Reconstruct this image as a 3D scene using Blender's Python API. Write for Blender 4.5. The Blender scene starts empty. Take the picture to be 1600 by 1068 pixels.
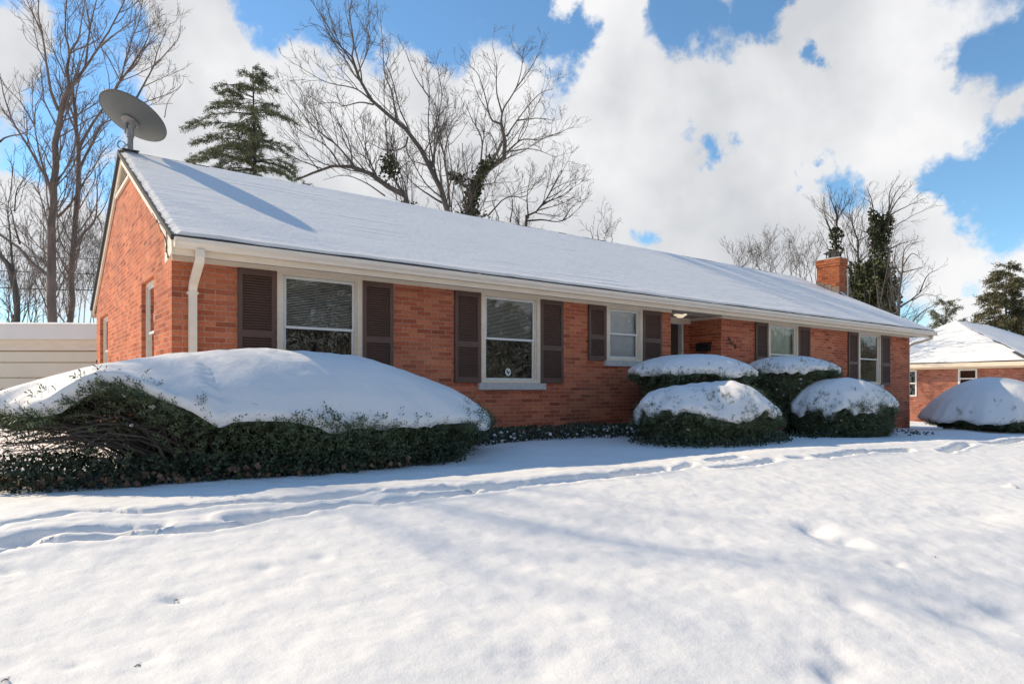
import bpy, math, random
import numpy as np
from mathutils import Vector, Matrix

random.seed(7)
rng = np.random.default_rng(7)
scene = bpy.context.scene
COL = scene.collection

# ------------------------------------------------------------------ camera frame
F = 1050.0                      # focal length in photo pixels (1600 wide)
HOR = 608.0                     # horizon row in the photo
TH = math.atan(1380.0 / F)      # angle between the view axis and the facade direction
SI, CO = math.sin(TH), math.cos(TH)
FWD = np.array([CO, SI, 0.0])
RGT = np.array([SI, -CO, 0.0])
X0, Z0 = -4.32, 8.53            # the near house corner seen from the camera (right, forward)
ZC = 1.5
CAM = np.array([-(X0 * SI + Z0 * CO), -(-X0 * CO + Z0 * SI), ZC])

def ray(px, py):
    return FWD + (px - 800) / F * RGT + np.array([0, 0, (HOR - py) / F])
def at(px, py, Z):
    return CAM + Z * ray(px, py)
def on_y(px, y):                 # x on the plane y = const at image column px
    r = ray(px, HOR)
    return CAM[0] + (y - CAM[1]) / r[1] * r[0]
def depth(x, y):
    return (np.array([x, y, 0]) - CAM) @ FWD

# ------------------------------------------------------------------ noise
_perm = rng.random((256, 256))
def vnoise(x, y):
    xi = np.floor(x).astype(int); yi = np.floor(y).astype(int)
    fx = x - xi; fy = y - yi
    fx = fx * fx * (3 - 2 * fx); fy = fy * fy * (3 - 2 * fy)
    a = _perm[xi & 255, yi & 255]; b = _perm[(xi + 1) & 255, yi & 255]
    c = _perm[xi & 255, (yi + 1) & 255]; d = _perm[(xi + 1) & 255, (yi + 1) & 255]
    return (a + (b - a) * fx) * (1 - fy) + (c + (d - c) * fx) * fy - 0.5
def fbm(x, y, o=4):
    s = np.zeros_like(np.asarray(x, float)); a = 1.0
    for i in range(o):
        s = s + a * vnoise(x * 2 ** i + 17.3 * i, y * 2 ** i + 9.1 * i); a *= 0.5
    return s

def sstep(a, b, x):
    t = np.clip((x - a) / (b - a), 0, 1)
    return t * t * (3 - 2 * t)

def ground_base(x, y):
    x = np.asarray(x, float); y = np.asarray(y, float)
    t = np.clip((y + 9.4) / 5.3, -1.2, 1.0)
    z = 0.63 * np.where(t > 0, t + 0.02 * np.sin(2 * math.pi * np.clip(t, 0, 1)), t * 0.7)
    d = np.clip(x - 7, 0, 30)
    return z - 0.025 * d + 0.02 * np.clip(-x - 4, 0, 20) * 0
def ground_hit(px, py):
    r = ray(px, py); Z = 8.0
    for _ in range(60):
        p = CAM + Z * r
        Z += 0.6 * (float(ground_base(p[0], p[1])) - p[2]) / min(r[2], -0.02) * 1.0
        Z = min(max(Z, 1.0), 60)
    return CAM + Z * r

# ------------------------------------------------------------------ object helpers
class MB:
    def __init__(s): s.v = []; s.f = []; s.n = 0
    def add(s, V, Fs):
        V = np.asarray(V, float).reshape(-1, 3); Fs = np.asarray(Fs, int)
        s.v.append(V); s.f.append(Fs + s.n); s.n += len(V)
    def poly(s, V):
        s.add(V, [list(range(len(V)))])
    def box(s, x0, x1, y0, y1, z0, z1, M=None):
        V = np.array([[x0,y0,z0],[x1,y0,z0],[x1,y1,z0],[x0,y1,z0],[x0,y0,z1],[x1,y0,z1],[x1,y1,z1],[x0,y1,z1]], float)
        if M is not None: V = (np.asarray(M)[:3,:3] @ V.T).T + np.asarray(M)[:3,3]
        s.add(V, [[0,3,2,1],[4,5,6,7],[0,1,5,4],[1,2,6,5],[2,3,7,6],[3,0,4,7]])
    def prism(s, P, axis, a, b):
        # closed polygon P (list of 2-D points) pushed along axis 'x' (P = y,z) or 'y' (P = x,z) or 'z'
        P = [tuple(p) for p in P]; n = len(P)
        mk = {'x': lambda q, c: (c, q[0], q[1]), 'y': lambda q, c: (q[0], c, q[1]), 'z': lambda q, c: (q[0], q[1], c)}[axis]
        V = [mk(p, a) for p in P] + [mk(p, b) for p in P]
        base = s.n
        s.v.append(np.array(V, float)); s.n += 2 * n
        s.f.append(np.array([[base + i for i in range(n)][::-1]])); s.f.append(np.array([[base + n + i for i in range(n)]]))
        s.f.append(np.array([[base + i, base + (i + 1) % n, base + n + (i + 1) % n, base + n + i] for i in range(n)]))
    def tube(s, P, R, sides=6, cap=True):
        tubes(s, np.asarray(P, float)[None], np.broadcast_to(np.asarray(R, float), (len(P),))[None], sides, cap)
    def build(s, name, m, parent=None, smooth=False):
        me = bpy.data.meshes.new(name)
        V = np.concatenate(s.v); me.vertices.add(len(V)); me.vertices.foreach_set('co', V.ravel())
        counts = np.concatenate([np.full(len(f), f.shape[1]) for f in s.f]); idx = np.concatenate([f.ravel() for f in s.f])
        me.loops.add(len(idx)); me.loops.foreach_set('vertex_index', idx.astype(np.int32))
        me.polygons.add(len(counts)); st = np.concatenate([[0], np.cumsum(counts)[:-1]])
        me.polygons.foreach_set('loop_start', st.astype(np.int32))
        try: me.polygons.foreach_set('loop_total', counts.astype(np.int32))
        except Exception: pass
        me.polygons.foreach_set('use_smooth', np.full(len(counts), smooth))
        me.update(calc_edges=True); me.validate()
        me.materials.append(m)
        o = bpy.data.objects.new(name, me); COL.objects.link(o)
        if parent is not None: o.parent = parent; o.matrix_parent_inverse = pinv(parent)
        return o

def pinv(p):
    M = Matrix.Identity(4); q = p
    while q is not None:
        M = (Matrix.Translation(q.location) @ q.rotation_euler.to_matrix().to_4x4()) @ (q.matrix_parent_inverse @ M if q.parent else M)
        q = q.parent
    return M.inverted()

def tubes(mb, P, R, sides=3, cap=False):
    N, k, _ = P.shape
    T = np.gradient(P, axis=1); T /= np.linalg.norm(T, axis=2, keepdims=True) + 1e-9
    ref = np.where(np.abs(T[:, :1, 2:3]) > 0.9, np.array([1.0, 0, 0]), np.array([0, 0, 1.0]))
    ref = np.broadcast_to(ref, T.shape)
    A = np.cross(T, ref); A /= np.linalg.norm(A, axis=2, keepdims=True) + 1e-9
    B = np.cross(T, A)
    an = np.arange(sides) * 2 * math.pi / sides
    V = P[:, :, None] + R[:, :, None, None] * (np.cos(an)[None, None, :, None] * A[:, :, None] + np.sin(an)[None, None, :, None] * B[:, :, None])
    i = np.arange(N)[:, None, None]; j = np.arange(k - 1)[None, :, None]; q = np.arange(sides)[None, None, :]
    b = (i * k + j) * sides; q2 = (q + 1) % sides
    Fs = np.stack([b + q, b + q2, b + sides + q2, b + sides + q], -1).reshape(-1, 4)
    base = mb.n
    mb.add(V.reshape(-1, 3), Fs)
    if cap:
        for n in range(N):
            mb.f.append(np.array([[base + n * k * sides + c for c in range(sides)]]))
            mb.f.append(np.array([[base + (n * k + k - 1) * sides + c for c in range(sides)][::-1]]))

def tag(o, label=None, cat=None, group=None, kind=None):
    if label: o['label'] = label
    if cat: o['category'] = cat
    if group: o['group'] = group
    if kind: o['kind'] = kind
    return o
def thing(name, loc, label, cat, group=None):
    o = bpy.data.objects.new(name, None); COL.objects.link(o); o.location = loc; o.empty_display_size = 0.3
    return tag(o, label, cat, group)

# ------------------------------------------------------------------ materials
def new_mat(name):
    m = bpy.data.materials.new(name); m.use_nodes = True
    nt = m.node_tree; b = nt.nodes['Principled BSDF']
    return m, nt, b
def N(nt, t, **kw):
    n = nt.nodes.new(t)
    for k, v in kw.items():
        if k in n.inputs.keys() if isinstance(k, str) else False: n.inputs[k].default_value = v
        else: setattr(n, k, v)
    return n
def L(nt, a, b): nt.links.new(a, b)
def c4(c): return (c[0], c[1], c[2], 1)

def simple(name, col, col2=None, rough=0.6, scale=6.0, bump=0.0, bscale=40.0, spec=0.4, metal=0.0, stretch=None):
    m, nt, b = new_mat(name)
    g = N(nt, 'ShaderNodeNewGeometry')
    vec = g.outputs['Position']
    if stretch:
        mp = N(nt, 'ShaderNodeMapping'); mp.inputs['Scale'].default_value = stretch
        L(nt, vec, mp.inputs[0]); vec = mp.outputs[0]
    n = N(nt, 'ShaderNodeTexNoise'); n.inputs['Scale'].default_value = scale; n.inputs['Detail'].default_value = 5
    L(nt, vec, n.inputs['Vector'])
    r = N(nt, 'ShaderNodeMapRange'); r.inputs[1].default_value = 0.3; r.inputs[2].default_value = 0.7
    L(nt, n.outputs['Fac'], r.inputs[0])
    mx = N(nt, 'ShaderNodeMix'); mx.data_type = 'RGBA'
    mx.inputs[6].default_value = c4(col); mx.inputs[7].default_value = c4(col2 or [c * 0.8 for c in col])
    L(nt, r.outputs[0], mx.inputs[0]); L(nt, mx.outputs[2], b.inputs['Base Color'])
    b.inputs['Roughness'].default_value = rough; b.inputs['Specular IOR Level'].default_value = spec; b.inputs['Metallic'].default_value = metal
    if bump:
        n2 = N(nt, 'ShaderNodeTexNoise'); n2.inputs['Scale'].default_value = bscale; n2.inputs['Detail'].default_value = 6
        L(nt, vec, n2.inputs['Vector'])
        bp = N(nt, 'ShaderNodeBump'); bp.inputs['Strength'].default_value = 1; bp.inputs['Distance'].default_value = bump
        L(nt, n2.outputs['Fac'], bp.inputs['Height']); L(nt, bp.outputs[0], b.inputs['Normal'])
    return m

def snow_mat(name, fine=110.0, d1=0.0035, coarse=8.0, d2=0.012):
    m, nt, b = new_mat(name)
    g = N(nt, 'ShaderNodeNewGeometry')
    n = N(nt, 'ShaderNodeTexNoise'); n.inputs['Scale'].default_value = fine; n.inputs['Detail'].default_value = 6; n.inputs['Roughness'].default_value = 0.7
    n2 = N(nt, 'ShaderNodeTexNoise'); n2.inputs['Scale'].default_value = coarse; n2.inputs['Detail'].default_value = 3
    n3 = N(nt, 'ShaderNodeTexNoise'); n3.inputs['Scale'].default_value = 1.3; n3.inputs['Detail'].default_value = 5
    for q in (n, n2, n3): L(nt, g.outputs['Position'], q.inputs['Vector'])
    mx = N(nt, 'ShaderNodeMix'); mx.data_type = 'RGBA'
    mx.inputs[6].default_value = (0.83, 0.815, 0.80, 1); mx.inputs[7].default_value = (0.88, 0.87, 0.855, 1)
    L(nt, n3.outputs['Fac'], mx.inputs[0]); L(nt, mx.outputs[2], b.inputs['Base Color'])
    b.inputs['Roughness'].default_value = 0.62; b.inputs['Specular IOR Level'].default_value = 0.25
    b1 = N(nt, 'ShaderNodeBump'); b1.inputs['Distance'].default_value = d2; L(nt, n2.outputs['Fac'], b1.inputs['Height'])
    b2 = N(nt, 'ShaderNodeBump'); b2.inputs['Distance'].default_value = d1; L(nt, n.outputs['Fac'], b2.inputs['Height']); L(nt, b1.outputs[0], b2.inputs['Normal'])
    L(nt, b2.outputs[0], b.inputs['Normal'])
    return m

def brick_mat(name, ca, cb, cm, bw=0.262, rh=0.0705, wash=0.25):
    m, nt, b = new_mat(name)
    g = N(nt, 'ShaderNodeNewGeometry')
    sp = N(nt, 'ShaderNodeSeparateXYZ'); sn = N(nt, 'ShaderNodeSeparateXYZ')
    L(nt, g.outputs['Position'], sp.inputs[0]); L(nt, g.outputs['True Normal'], sn.inputs[0])
    ax = N(nt, 'ShaderNodeMath', operation='ABSOLUTE'); L(nt, sn.outputs[0], ax.inputs[0])
    gt = N(nt, 'ShaderNodeMath', operation='GREATER_THAN'); L(nt, ax.outputs[0], gt.inputs[0]); gt.inputs[1].default_value = 0.5
    mu = N(nt, 'ShaderNodeMix'); mu.data_type = 'FLOAT'
    L(nt, gt.outputs[0], mu.inputs[0]); L(nt, sp.outputs[0], mu.inputs[2])
    ay = N(nt, 'ShaderNodeMath', operation='ADD'); L(nt, sp.outputs[1], ay.inputs[0]); ay.inputs[1].default_value = bw * 0.5
    L(nt, ay.outputs[0], mu.inputs[3])
    cb_ = N(nt, 'ShaderNodeCombineXYZ'); L(nt, mu.outputs[0], cb_.inputs[0]); L(nt, sp.outputs[2], cb_.inputs[1])
    # slight waviness of the courses
    nz = N(nt, 'ShaderNodeTexNoise'); nz.inputs['Scale'].default_value = 7; L(nt, g.outputs['Position'], nz.inputs['Vector'])
    sc = N(nt, 'ShaderNodeVectorMath', operation='SCALE'); L(nt, nz.outputs['Color'], sc.inputs[0]); sc.inputs['Scale'].default_value = 0.008
    ad = N(nt, 'ShaderNodeVectorMath', operation='ADD'); L(nt, cb_.outputs[0], ad.inputs[0]); L(nt, sc.outputs[0], ad.inputs[1])
    br = N(nt, 'ShaderNodeTexBrick'); br.inputs['Scale'].default_value = 1; br.inputs['Brick Width'].default_value = bw; br.inputs['Row Height'].default_value = rh
    br.inputs['Mortar Size'].default_value = 0.0052; br.inputs['Mortar Smooth'].default_value = 0.3; br.inputs['Bias'].default_value = -0.1
    br.inputs['Color1'].default_value = c4(ca); br.inputs['Color2'].default_value = c4(cb); br.inputs['Mortar'].default_value = c4(cm)
    L(nt, ad.outputs[0], br.inputs['Vector'])
    n1 = N(nt, 'ShaderNodeTexNoise'); n1.inputs['Scale'].default_value = 0.9; n1.inputs['Detail'].default_value = 7; n1.inputs['Roughness'].default_value = 0.65
    L(nt, g.outputs['Position'], n1.inputs['Vector'])
    r1 = N(nt, 'ShaderNodeMapRange'); r1.inputs[1].default_value = 0.42; r1.inputs[2].default_value = 0.75; r1.inputs[4].default_value = wash
    L(nt, n1.outputs['Fac'], r1.inputs[0])
    mx = N(nt, 'ShaderNodeMix'); mx.data_type = 'RGBA'; mx.inputs[7].default_value = (0.56, 0.28, 0.17, 1)
    L(nt, r1.outputs[0], mx.inputs[0]); L(nt, br.outputs['Color'], mx.inputs[6])
    s2 = N(nt, 'ShaderNodeSeparateXYZ'); L(nt, ad.outputs[0], s2.inputs[0])
    def mth(op, a, b_):
        q = N(nt, 'ShaderNodeMath', operation=op)
        for i_, v_ in enumerate((a, b_)):
            if hasattr(v_, 'outputs'): L(nt, v_.outputs[0], q.inputs[i_])
            elif v_ is not None: q.inputs[i_].default_value = v_
        return q
    dv = N(nt, 'ShaderNodeMath', operation='DIVIDE'); L(nt, s2.outputs[1], dv.inputs[0]); dv.inputs[1].default_value = rh
    row = mth('FLOOR', dv, None); par = mth('SUBTRACT', 1.0, mth('MODULO', mth('ADD', row, 1000.0), 2.0))
    dx_ = N(nt, 'ShaderNodeMath', operation='DIVIDE'); L(nt, s2.outputs[0], dx_.inputs[0]); dx_.inputs[1].default_value = bw
    colm = mth('FLOOR', mth('ADD', dx_, mth('MULTIPLY', par, 0.5)), None)
    cxy = N(nt, 'ShaderNodeCombineXYZ'); L(nt, colm.outputs[0], cxy.inputs[0]); L(nt, row.outputs[0], cxy.inputs[1])
    wn_ = N(nt, 'ShaderNodeTexWhiteNoise'); wn_.noise_dimensions = '2D'; L(nt, cxy.outputs[0], wn_.inputs['Vector'])
    tone = N(nt, 'ShaderNodeValToRGB'); e_ = tone.color_ramp.elements; e_[0].position = 0.0; e_[0].color = (.62, .58, .58, 1); e_[1].position = 1.0; e_[1].color = (1.12, 1.12, 1.1, 1)
    for p_, c_ in ((.07, (.70, .64, .64, 1)), (.12, (.90, .87, .87, 1)), (.6, (1.0, 1.0, 1.0, 1))):
        q_ = e_.new(p_); q_.color = c_
    L(nt, wn_.outputs['Value'], tone.inputs[0])
    mb_ = N(nt, 'ShaderNodeMix'); mb_.data_type = 'RGBA'; mb_.inputs[7].default_value = (1, 1, 1, 1); L(nt, br.outputs['Fac'], mb_.inputs[0]); L(nt, tone.outputs[0], mb_.inputs[6])
    n4 = N(nt, 'ShaderNodeTexNoise'); n4.inputs['Scale'].default_value = .55; n4.inputs['Detail'].default_value = 4; L(nt, g.outputs['Position'], n4.inputs['Vector'])
    r4 = N(nt, 'ShaderNodeMapRange'); r4.inputs[1].default_value = .3; r4.inputs[2].default_value = .7; r4.inputs[3].default_value = .84; r4.inputs[4].default_value = 1.12; L(nt, n4.outputs['Fac'], r4.inputs[0])
    pm = N(nt, 'ShaderNodeVectorMath', operation='MULTIPLY'); L(nt, mx.outputs[2], pm.inputs[0]); L(nt, mb_.outputs[2], pm.inputs[1])
    pm2 = N(nt, 'ShaderNodeVectorMath', operation='SCALE'); L(nt, pm.outputs[0], pm2.inputs[0]); L(nt, r4.outputs[0], pm2.inputs['Scale'])
    n2 = N(nt, 'ShaderNodeTexNoise'); n2.inputs['Scale'].default_value = 26; n2.inputs['Detail'].default_value = 5
    L(nt, g.outputs['Position'], n2.inputs['Vector'])
    r2 = N(nt, 'ShaderNodeMapRange'); r2.inputs[1].default_value = 0.25; r2.inputs[2].default_value = 0.75; r2.inputs[3].default_value = 0.78; r2.inputs[4].default_value = 1.2
    L(nt, n2.outputs['Fac'], r2.inputs[0])
    m2 = N(nt, 'ShaderNodeVectorMath', operation='SCALE'); L(nt, pm2.outputs[0], m2.inputs[0]); L(nt, r2.outputs[0], m2.inputs['Scale'])
    L(nt, m2.outputs[0], b.inputs['Base Color'])
    b.inputs['Roughness'].default_value = 0.85; b.inputs['Specular IOR Level'].default_value = 0.2
    iv = N(nt, 'ShaderNodeMath', operation='SUBTRACT'); iv.inputs[0].default_value = 1; L(nt, br.outputs['Fac'], iv.inputs[1])
    bp = N(nt, 'ShaderNodeBump'); bp.inputs['Distance'].default_value = 0.006; L(nt, iv.outputs[0], bp.inputs['Height'])
    bp2 = N(nt, 'ShaderNodeBump'); bp2.inputs['Distance'].default_value = 0.004; L(nt, n2.outputs['Fac'], bp2.inputs['Height']); L(nt, bp.outputs[0], bp2.inputs['Normal'])
    L(nt, bp2.outputs[0], b.inputs['Normal'])
    return m

def leaf_mat(name, cols, scale=7.0, rough=0.55, spec=0.3):
    m, nt, b = new_mat(name)
    g = N(nt, 'ShaderNodeNewGeometry')
    n = N(nt, 'ShaderNodeTexNoise'); n.inputs['Scale'].default_value = scale; n.inputs['Detail'].default_value = 4
    L(nt, g.outputs['Position'], n.inputs['Vector'])
    ad = N(nt, 'ShaderNodeMath', operation='MULTIPLY_ADD'); L(nt, g.outputs['Random Per Island'], ad.inputs[0]); ad.inputs[1].default_value = 0.35
    L(nt, n.outputs['Fac'], ad.inputs[2])
    cr = N(nt, 'ShaderNodeValToRGB'); cr.color_ramp.elements[0].position = 0.4; cr.color_ramp.elements[1].position = 0.95
    cr.color_ramp.elements[0].color = c4(cols[0]); cr.color_ramp.elements[1].color = c4(cols[-1])
    if len(cols) > 2:
        e = cr.color_ramp.elements.new(0.68); e.color = c4(cols[1])
    L(nt, ad.outputs[0], cr.inputs[0]); L(nt, cr.outputs[0], b.inputs['Base Color'])
    b.inputs['Roughness'].default_value = rough; b.inputs['Specular IOR Level'].default_value = spec
    return m

def glass_mat(name, tint=(0.92, 0.94, 0.93), base=0.10):
    m = bpy.data.materials.new(name); m.use_nodes = True; nt = m.node_tree; nt.nodes.clear()
    o = N(nt, 'ShaderNodeOutputMaterial'); mx = N(nt, 'ShaderNodeMixShader')
    t = N(nt, 'ShaderNodeBsdfTransparent'); t.inputs[0].default_value = c4(tint)
    gl = N(nt, 'ShaderNodeBsdfGlossy'); gl.inputs['Roughness'].default_value = 0.02; gl.inputs[0].default_value = (0.9, 0.93, 0.95, 1)
    fr = N(nt, 'ShaderNodeFresnel'); fr.inputs['IOR'].default_value = 1.52
    ma = N(nt, 'ShaderNodeMath', operation='MULTIPLY_ADD'); L(nt, fr.outputs[0], ma.inputs[0]); ma.inputs[1].default_value = 1.5; ma.inputs[2].default_value = base * 0.4
    # old panes are a little wavy
    n = N(nt, 'ShaderNodeTexNoise'); n.inputs['Scale'].default_value = 2.5; g = N(nt, 'ShaderNodeNewGeometry'); L(nt, g.outputs['Position'], n.inputs['Vector'])
    bp = N(nt, 'ShaderNodeBump'); bp.inputs['Distance'].default_value = 0.004; L(nt, n.outputs['Fac'], bp.inputs['Height']); L(nt, bp.outputs[0], gl.inputs['Normal'])
    L(nt, ma.outputs[0], mx.inputs[0]); L(nt, t.outputs[0], mx.inputs[1]); L(nt, gl.outputs[0], mx.inputs[2]); L(nt, mx.outputs[0], o.inputs[0])
    return m

M = {}
M['snow'] = snow_mat('snow')
M['snow_lawn'] = snow_mat('snow_lawn', 95, 0.0030, 6.0, 0.014)
M['brick'] = brick_mat('red_brick', (0.42, 0.095, 0.044), (0.64, 0.20, 0.094), (0.56, 0.36, 0.26), wash=0.35)
M['brick_chimney'] = brick_mat('chimney_brick', (0.36, 0.10, 0.045), (0.48, 0.17, 0.075), (0.16, 0.09, 0.06), bw=0.21, rh=0.088, wash=0.1)
M['brick_far'] = brick_mat('neighbour_brick', (0.34, 0.11, 0.07), (0.42, 0.17, 0.12), (0.45, 0.32, 0.26), bw=0.21, rh=0.075)
M['trim'] = simple('cream_trim_paint', (0.84, 0.71, 0.56), (0.74, 0.63, 0.49), 0.5, 3, 0.002, 25, stretch=(1, 1, 4))
M['gutter'] = simple('gutter_paint', (0.88, 0.76, 0.63), (0.80, 0.69, 0.57), 0.4, 2.5, stretch=(1, 1, 5))
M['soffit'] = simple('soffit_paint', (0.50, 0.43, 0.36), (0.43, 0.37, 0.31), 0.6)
M['white'] = simple('white_vinyl', (0.78, 0.77, 0.74), (0.70, 0.69, 0.66), 0.4)
M['stone'] = simple('limestone_sill', (0.60, 0.57, 0.54), (0.48, 0.46, 0.43), 0.8, 12, 0.003, 60)
M['shutter'] = simple('brown_shutter_paint', (0.135, 0.072, 0.056), (0.11, 0.064, 0.046), 0.55, 5)
M['shingle'] = simple('dark_shingle', (0.05, 0.05, 0.055), (0.09, 0.085, 0.085), 0.9, 30, 0.006, 60)
M['dark'] = simple('dark_room', (0.035, 0.033, 0.03), (0.025, 0.024, 0.022), 0.8)
M['blind'] = simple('blind_slat', (0.80, 0.77, 0.71), (0.74, 0.71, 0.65), 0.6)
M['shade'] = simple('white_shade', (0.75, 0.75, 0.76), (0.66, 0.66, 0.68), 0.7)
M['curtain'] = simple('pale_green_curtain', (0.62, 0.68, 0.58), (0.50, 0.57, 0.48), 0.8, 3, stretch=(3, 1, 0.8))
M['door'] = simple('dark_brown_door', (0.07, 0.045, 0.035), None, 0.5)
M['iron'] = simple('black_iron', (0.02, 0.02, 0.02), None, 0.5)
M['lead'] = simple('weathered_flashing', (0.17, 0.135, 0.11), (0.22, 0.18, 0.15), 0.65, 8)
M['dish'] = simple('grey_dish_paint', (0.125, 0.133, 0.133), (0.11, 0.118, 0.118), 0.55, 3)
M['galv'] = simple('galvanised_steel', (0.30, 0.29, 0.29), (0.20, 0.195, 0.195), 0.5, 20, metal=0.5)
M['siding'] = simple('beige_siding', (0.80, 0.72, 0.57), (0.75, 0.67, 0.53), 0.6, 1.2)
M['garage_trim'] = simple('garage_white_trim', (0.84, 0.80, 0.75), (0.80, 0.76, 0.71), 0.6, 2)
M['bark'] = simple('grey_brown_bark', (0.16, 0.138, 0.122), (0.095, 0.083, 0.075), 0.9, 5, 0.015, 14, stretch=(1, 1, 0.35))
M['bark_pink'] = simple('sunlit_smooth_bark', (0.23, 0.175, 0.15), (0.14, 0.112, 0.10), 0.85, 4, 0.012, 14, stretch=(1, 1, 0.35))
M['bark_dark'] = simple('dark_bark', (0.085, 0.065, 0.05), (0.05, 0.04, 0.033), 0.9, 8, 0.01, 20)
M['yew'] = leaf_mat('yew_needles', [(0.034, 0.050, 0.028), (0.092, 0.125, 0.066), (0.18, 0.20, 0.10)])
M['hemlock'] = leaf_mat('hemlock_needles', [(0.055, 0.072, 0.04), (0.125, 0.14, 0.075), (0.22, 0.215, 0.12)], 2.0)
M['far_woods'] = leaf_mat('far_wood_foliage', [(0.12, 0.122, 0.10), (0.17, 0.17, 0.14), (0.22, 0.215, 0.18)], .5)
M['spruce'] = leaf_mat('spruce_needles', [(0.05, 0.055, 0.03), (0.11, 0.105, 0.052), (0.19, 0.165, 0.085)], 1.2)
M['ivy'] = leaf_mat('ivy_leaves', [(0.030, 0.042, 0.018), (0.062, 0.074, 0.032), (0.12, 0.12, 0.055)], 3.0, 0.45)
M['cover'] = leaf_mat('ground_cover_leaves', [(0.020, 0.032, 0.018), (0.045, 0.062, 0.036), (0.085, 0.10, 0.06)], 9.0, 0.5)
M['dead'] = leaf_mat('dead_leaves', [(0.10, 0.055, 0.03), (0.20, 0.12, 0.075), (0.32, 0.22, 0.16)], 9.0, 0.8)
M['cable'] = simple('black_cable', (0.02, 0.02, 0.02), None, 0.6)
M['pole'] = simple('creosoted_pole', (0.12, 0.085, 0.06), None, 0.9)
M['glass'] = glass_mat('window_glass')
m, nt, b = new_mat('lamp_glass'); b.inputs['Base Color'].default_value = (0.9, 0.85, 0.75, 1); b.inputs['Emission Color'].default_value = (1, 0.85, 0.6, 1); b.inputs['Emission Strength'].default_value = 0.3
M['lamp'] = m

# ------------------------------------------------------------------ ground
def spaced(lo, hi, step, far_lo, far_hi, g=1.18):
    a = list(np.arange(lo, hi + 1e-6, step)); d = step
    while a[-1] < far_hi: d *= g; a.append(a[-1] + d)
    d = step; pre = []
    x = lo
    while x > far_lo: d *= g; x -= d; pre.append(x)
    return np.array(pre[::-1] + a)

TRACKS = [
    [(-80,868),(0,855),(50,845),(150,837),(200,830),(290,825),(380,812),(440,801)],
    [(-80,858),(0,845),(60,834),(125,828),(250,820)],
    [(-80,833),(0,822),(60,812),(125,802),(225,800),(320,790),(390,784),(475,780),(590,766)],
    [(360,807),(450,800),(550,785),(600,785),(715,770),(800,760),(925,747),(1050,732),(1080,722)],
    [(610,770),(680,763),(740,761),(800,756)],
    [(790,757),(860,748),(960,740),(1040,728)],
    [(1110,717),(1155,712)], [(1120,730),(1170,726),(1210,717)], [(1240,716),(1256,715)], [(1280,714),(1320,708),(1360,704)],
    [(1365,705),(1420,702)], [(1475,705),(1500,697),(1516,692)], [(1540,690),(1640,684)],
]
DIPS = [(1268,822,.24,.085,.7),(1320,838,.14,.07,.8),(1362,818,.30,.03,1.1),(1300,1042,.10,.040,.7),(1305,1012,.12,.022,.7),(1318,940,.12,.03,1.0),(1520,800,.2,.04,2.0),
        (1398,878,.06,.03,1.0),(985,845,.5,.03,2.5),(790,940,.25,.03,2.0),(1500,955,.12,.04,1.5),(1570,945,.10,.04,1.5),(830,1025,.15,.025,1.2),(1010,825,.3,.03,2.0),
        (275,926,.035,.03,1.6),(120,1026,.03,.02,2.0),(10,1055,.03,.02,2.0),(1580,757,.05,-.05,1.5),(15,884,.03,.02,2.0),(240,1015,.04,.02,1.8),(505,865,.05,.02,1.5),(420,880,.05,.02,1.5)]
xs = spaced(-5.0, 18, 0.030, -300, 420); ys = spaced(-8.4, -0.6, 0.024, -260, 420)
GX, GY = np.meshgrid(xs, ys, indexing='ij')
GZ = ground_base(GX, GY)
near = np.exp(-((GX - 5) / 40) ** 2 - ((GY + 3) / 40) ** 2)
amp = 0.07 + 0.25 * (1 - near)
GZ = GZ + amp * fbm(GX * 0.45 + 40, GY * 0.6 + 40, 2) + 0.017 * near * fbm(GX * 1.3 + 20, GY * 1.9 + 31, 3) + 0.010 * near * fbm(GX * 7 + 3, GY * 7 + 5, 3)
wob = 0.035 * fbm(GX * 5, GY * 5, 4)
inner = (GX > -6.5) & (GX < 24) & (GY > -10) & (GY < 1)
ix = np.where(inner)
gx, gy = GX[ix], GY[ix]; gz = GZ[ix]
dmin = np.full(gx.shape, 9.0)
for tr in TRACKS:
    P = [ground_hit(*p)[:2] for p in tr]
    for a, c in zip(P[:-1], P[1:]):
        e = c - a; l2 = (e @ e) + 1e-9
        t = np.clip(((gx - a[0]) * e[0] + (gy - a[1]) * e[1]) / l2, 0, 1)
        dmin = np.minimum(dmin, np.hypot(gx - a[0] - t * e[0], gy - a[1] - t * e[1]))
d = dmin + wob[ix] + 0.015 * vnoise(gx * 23, gy * 23)
lump = np.clip(0.45 + 1.2 * (vnoise(gx * 2.1 + 5, gy * 2.1) + 0.5), 0.3, 1.5)
zd = (gx - CAM[0]) * FWD[0] + (gy - CAM[1]) * FWD[1]
d = d - 0.006 * np.clip(zd - 5, 0, 12)
trough = 1 - sstep(0.015, 0.060, d)
gz = gz - 0.068 * lump * trough * (1 + .07 * np.clip(zd - 5, 0, 10)) + 0.010 * lump * np.exp(-((d - 0.12) / 0.035) ** 2) + 0.016 * (d < 0.11) * vnoise(gx * 15, gy * 15) * lump
for (px, py, r, dep, ax) in DIPS:
    p = ground_hit(px, py)
    u = (gx - p[0]) * SI - (gy - p[1]) * CO; v = (gx - p[0]) * CO + (gy - p[1]) * SI
    q = np.hypot(u / (r * ax), np.where(v > 0, v / (r * .55), v / (r * 2.0))) + 0.25 * vnoise(gx * 9, gy * 9)
    gz = gz - dep * np.exp(-q ** 2 * 1.2)
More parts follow.
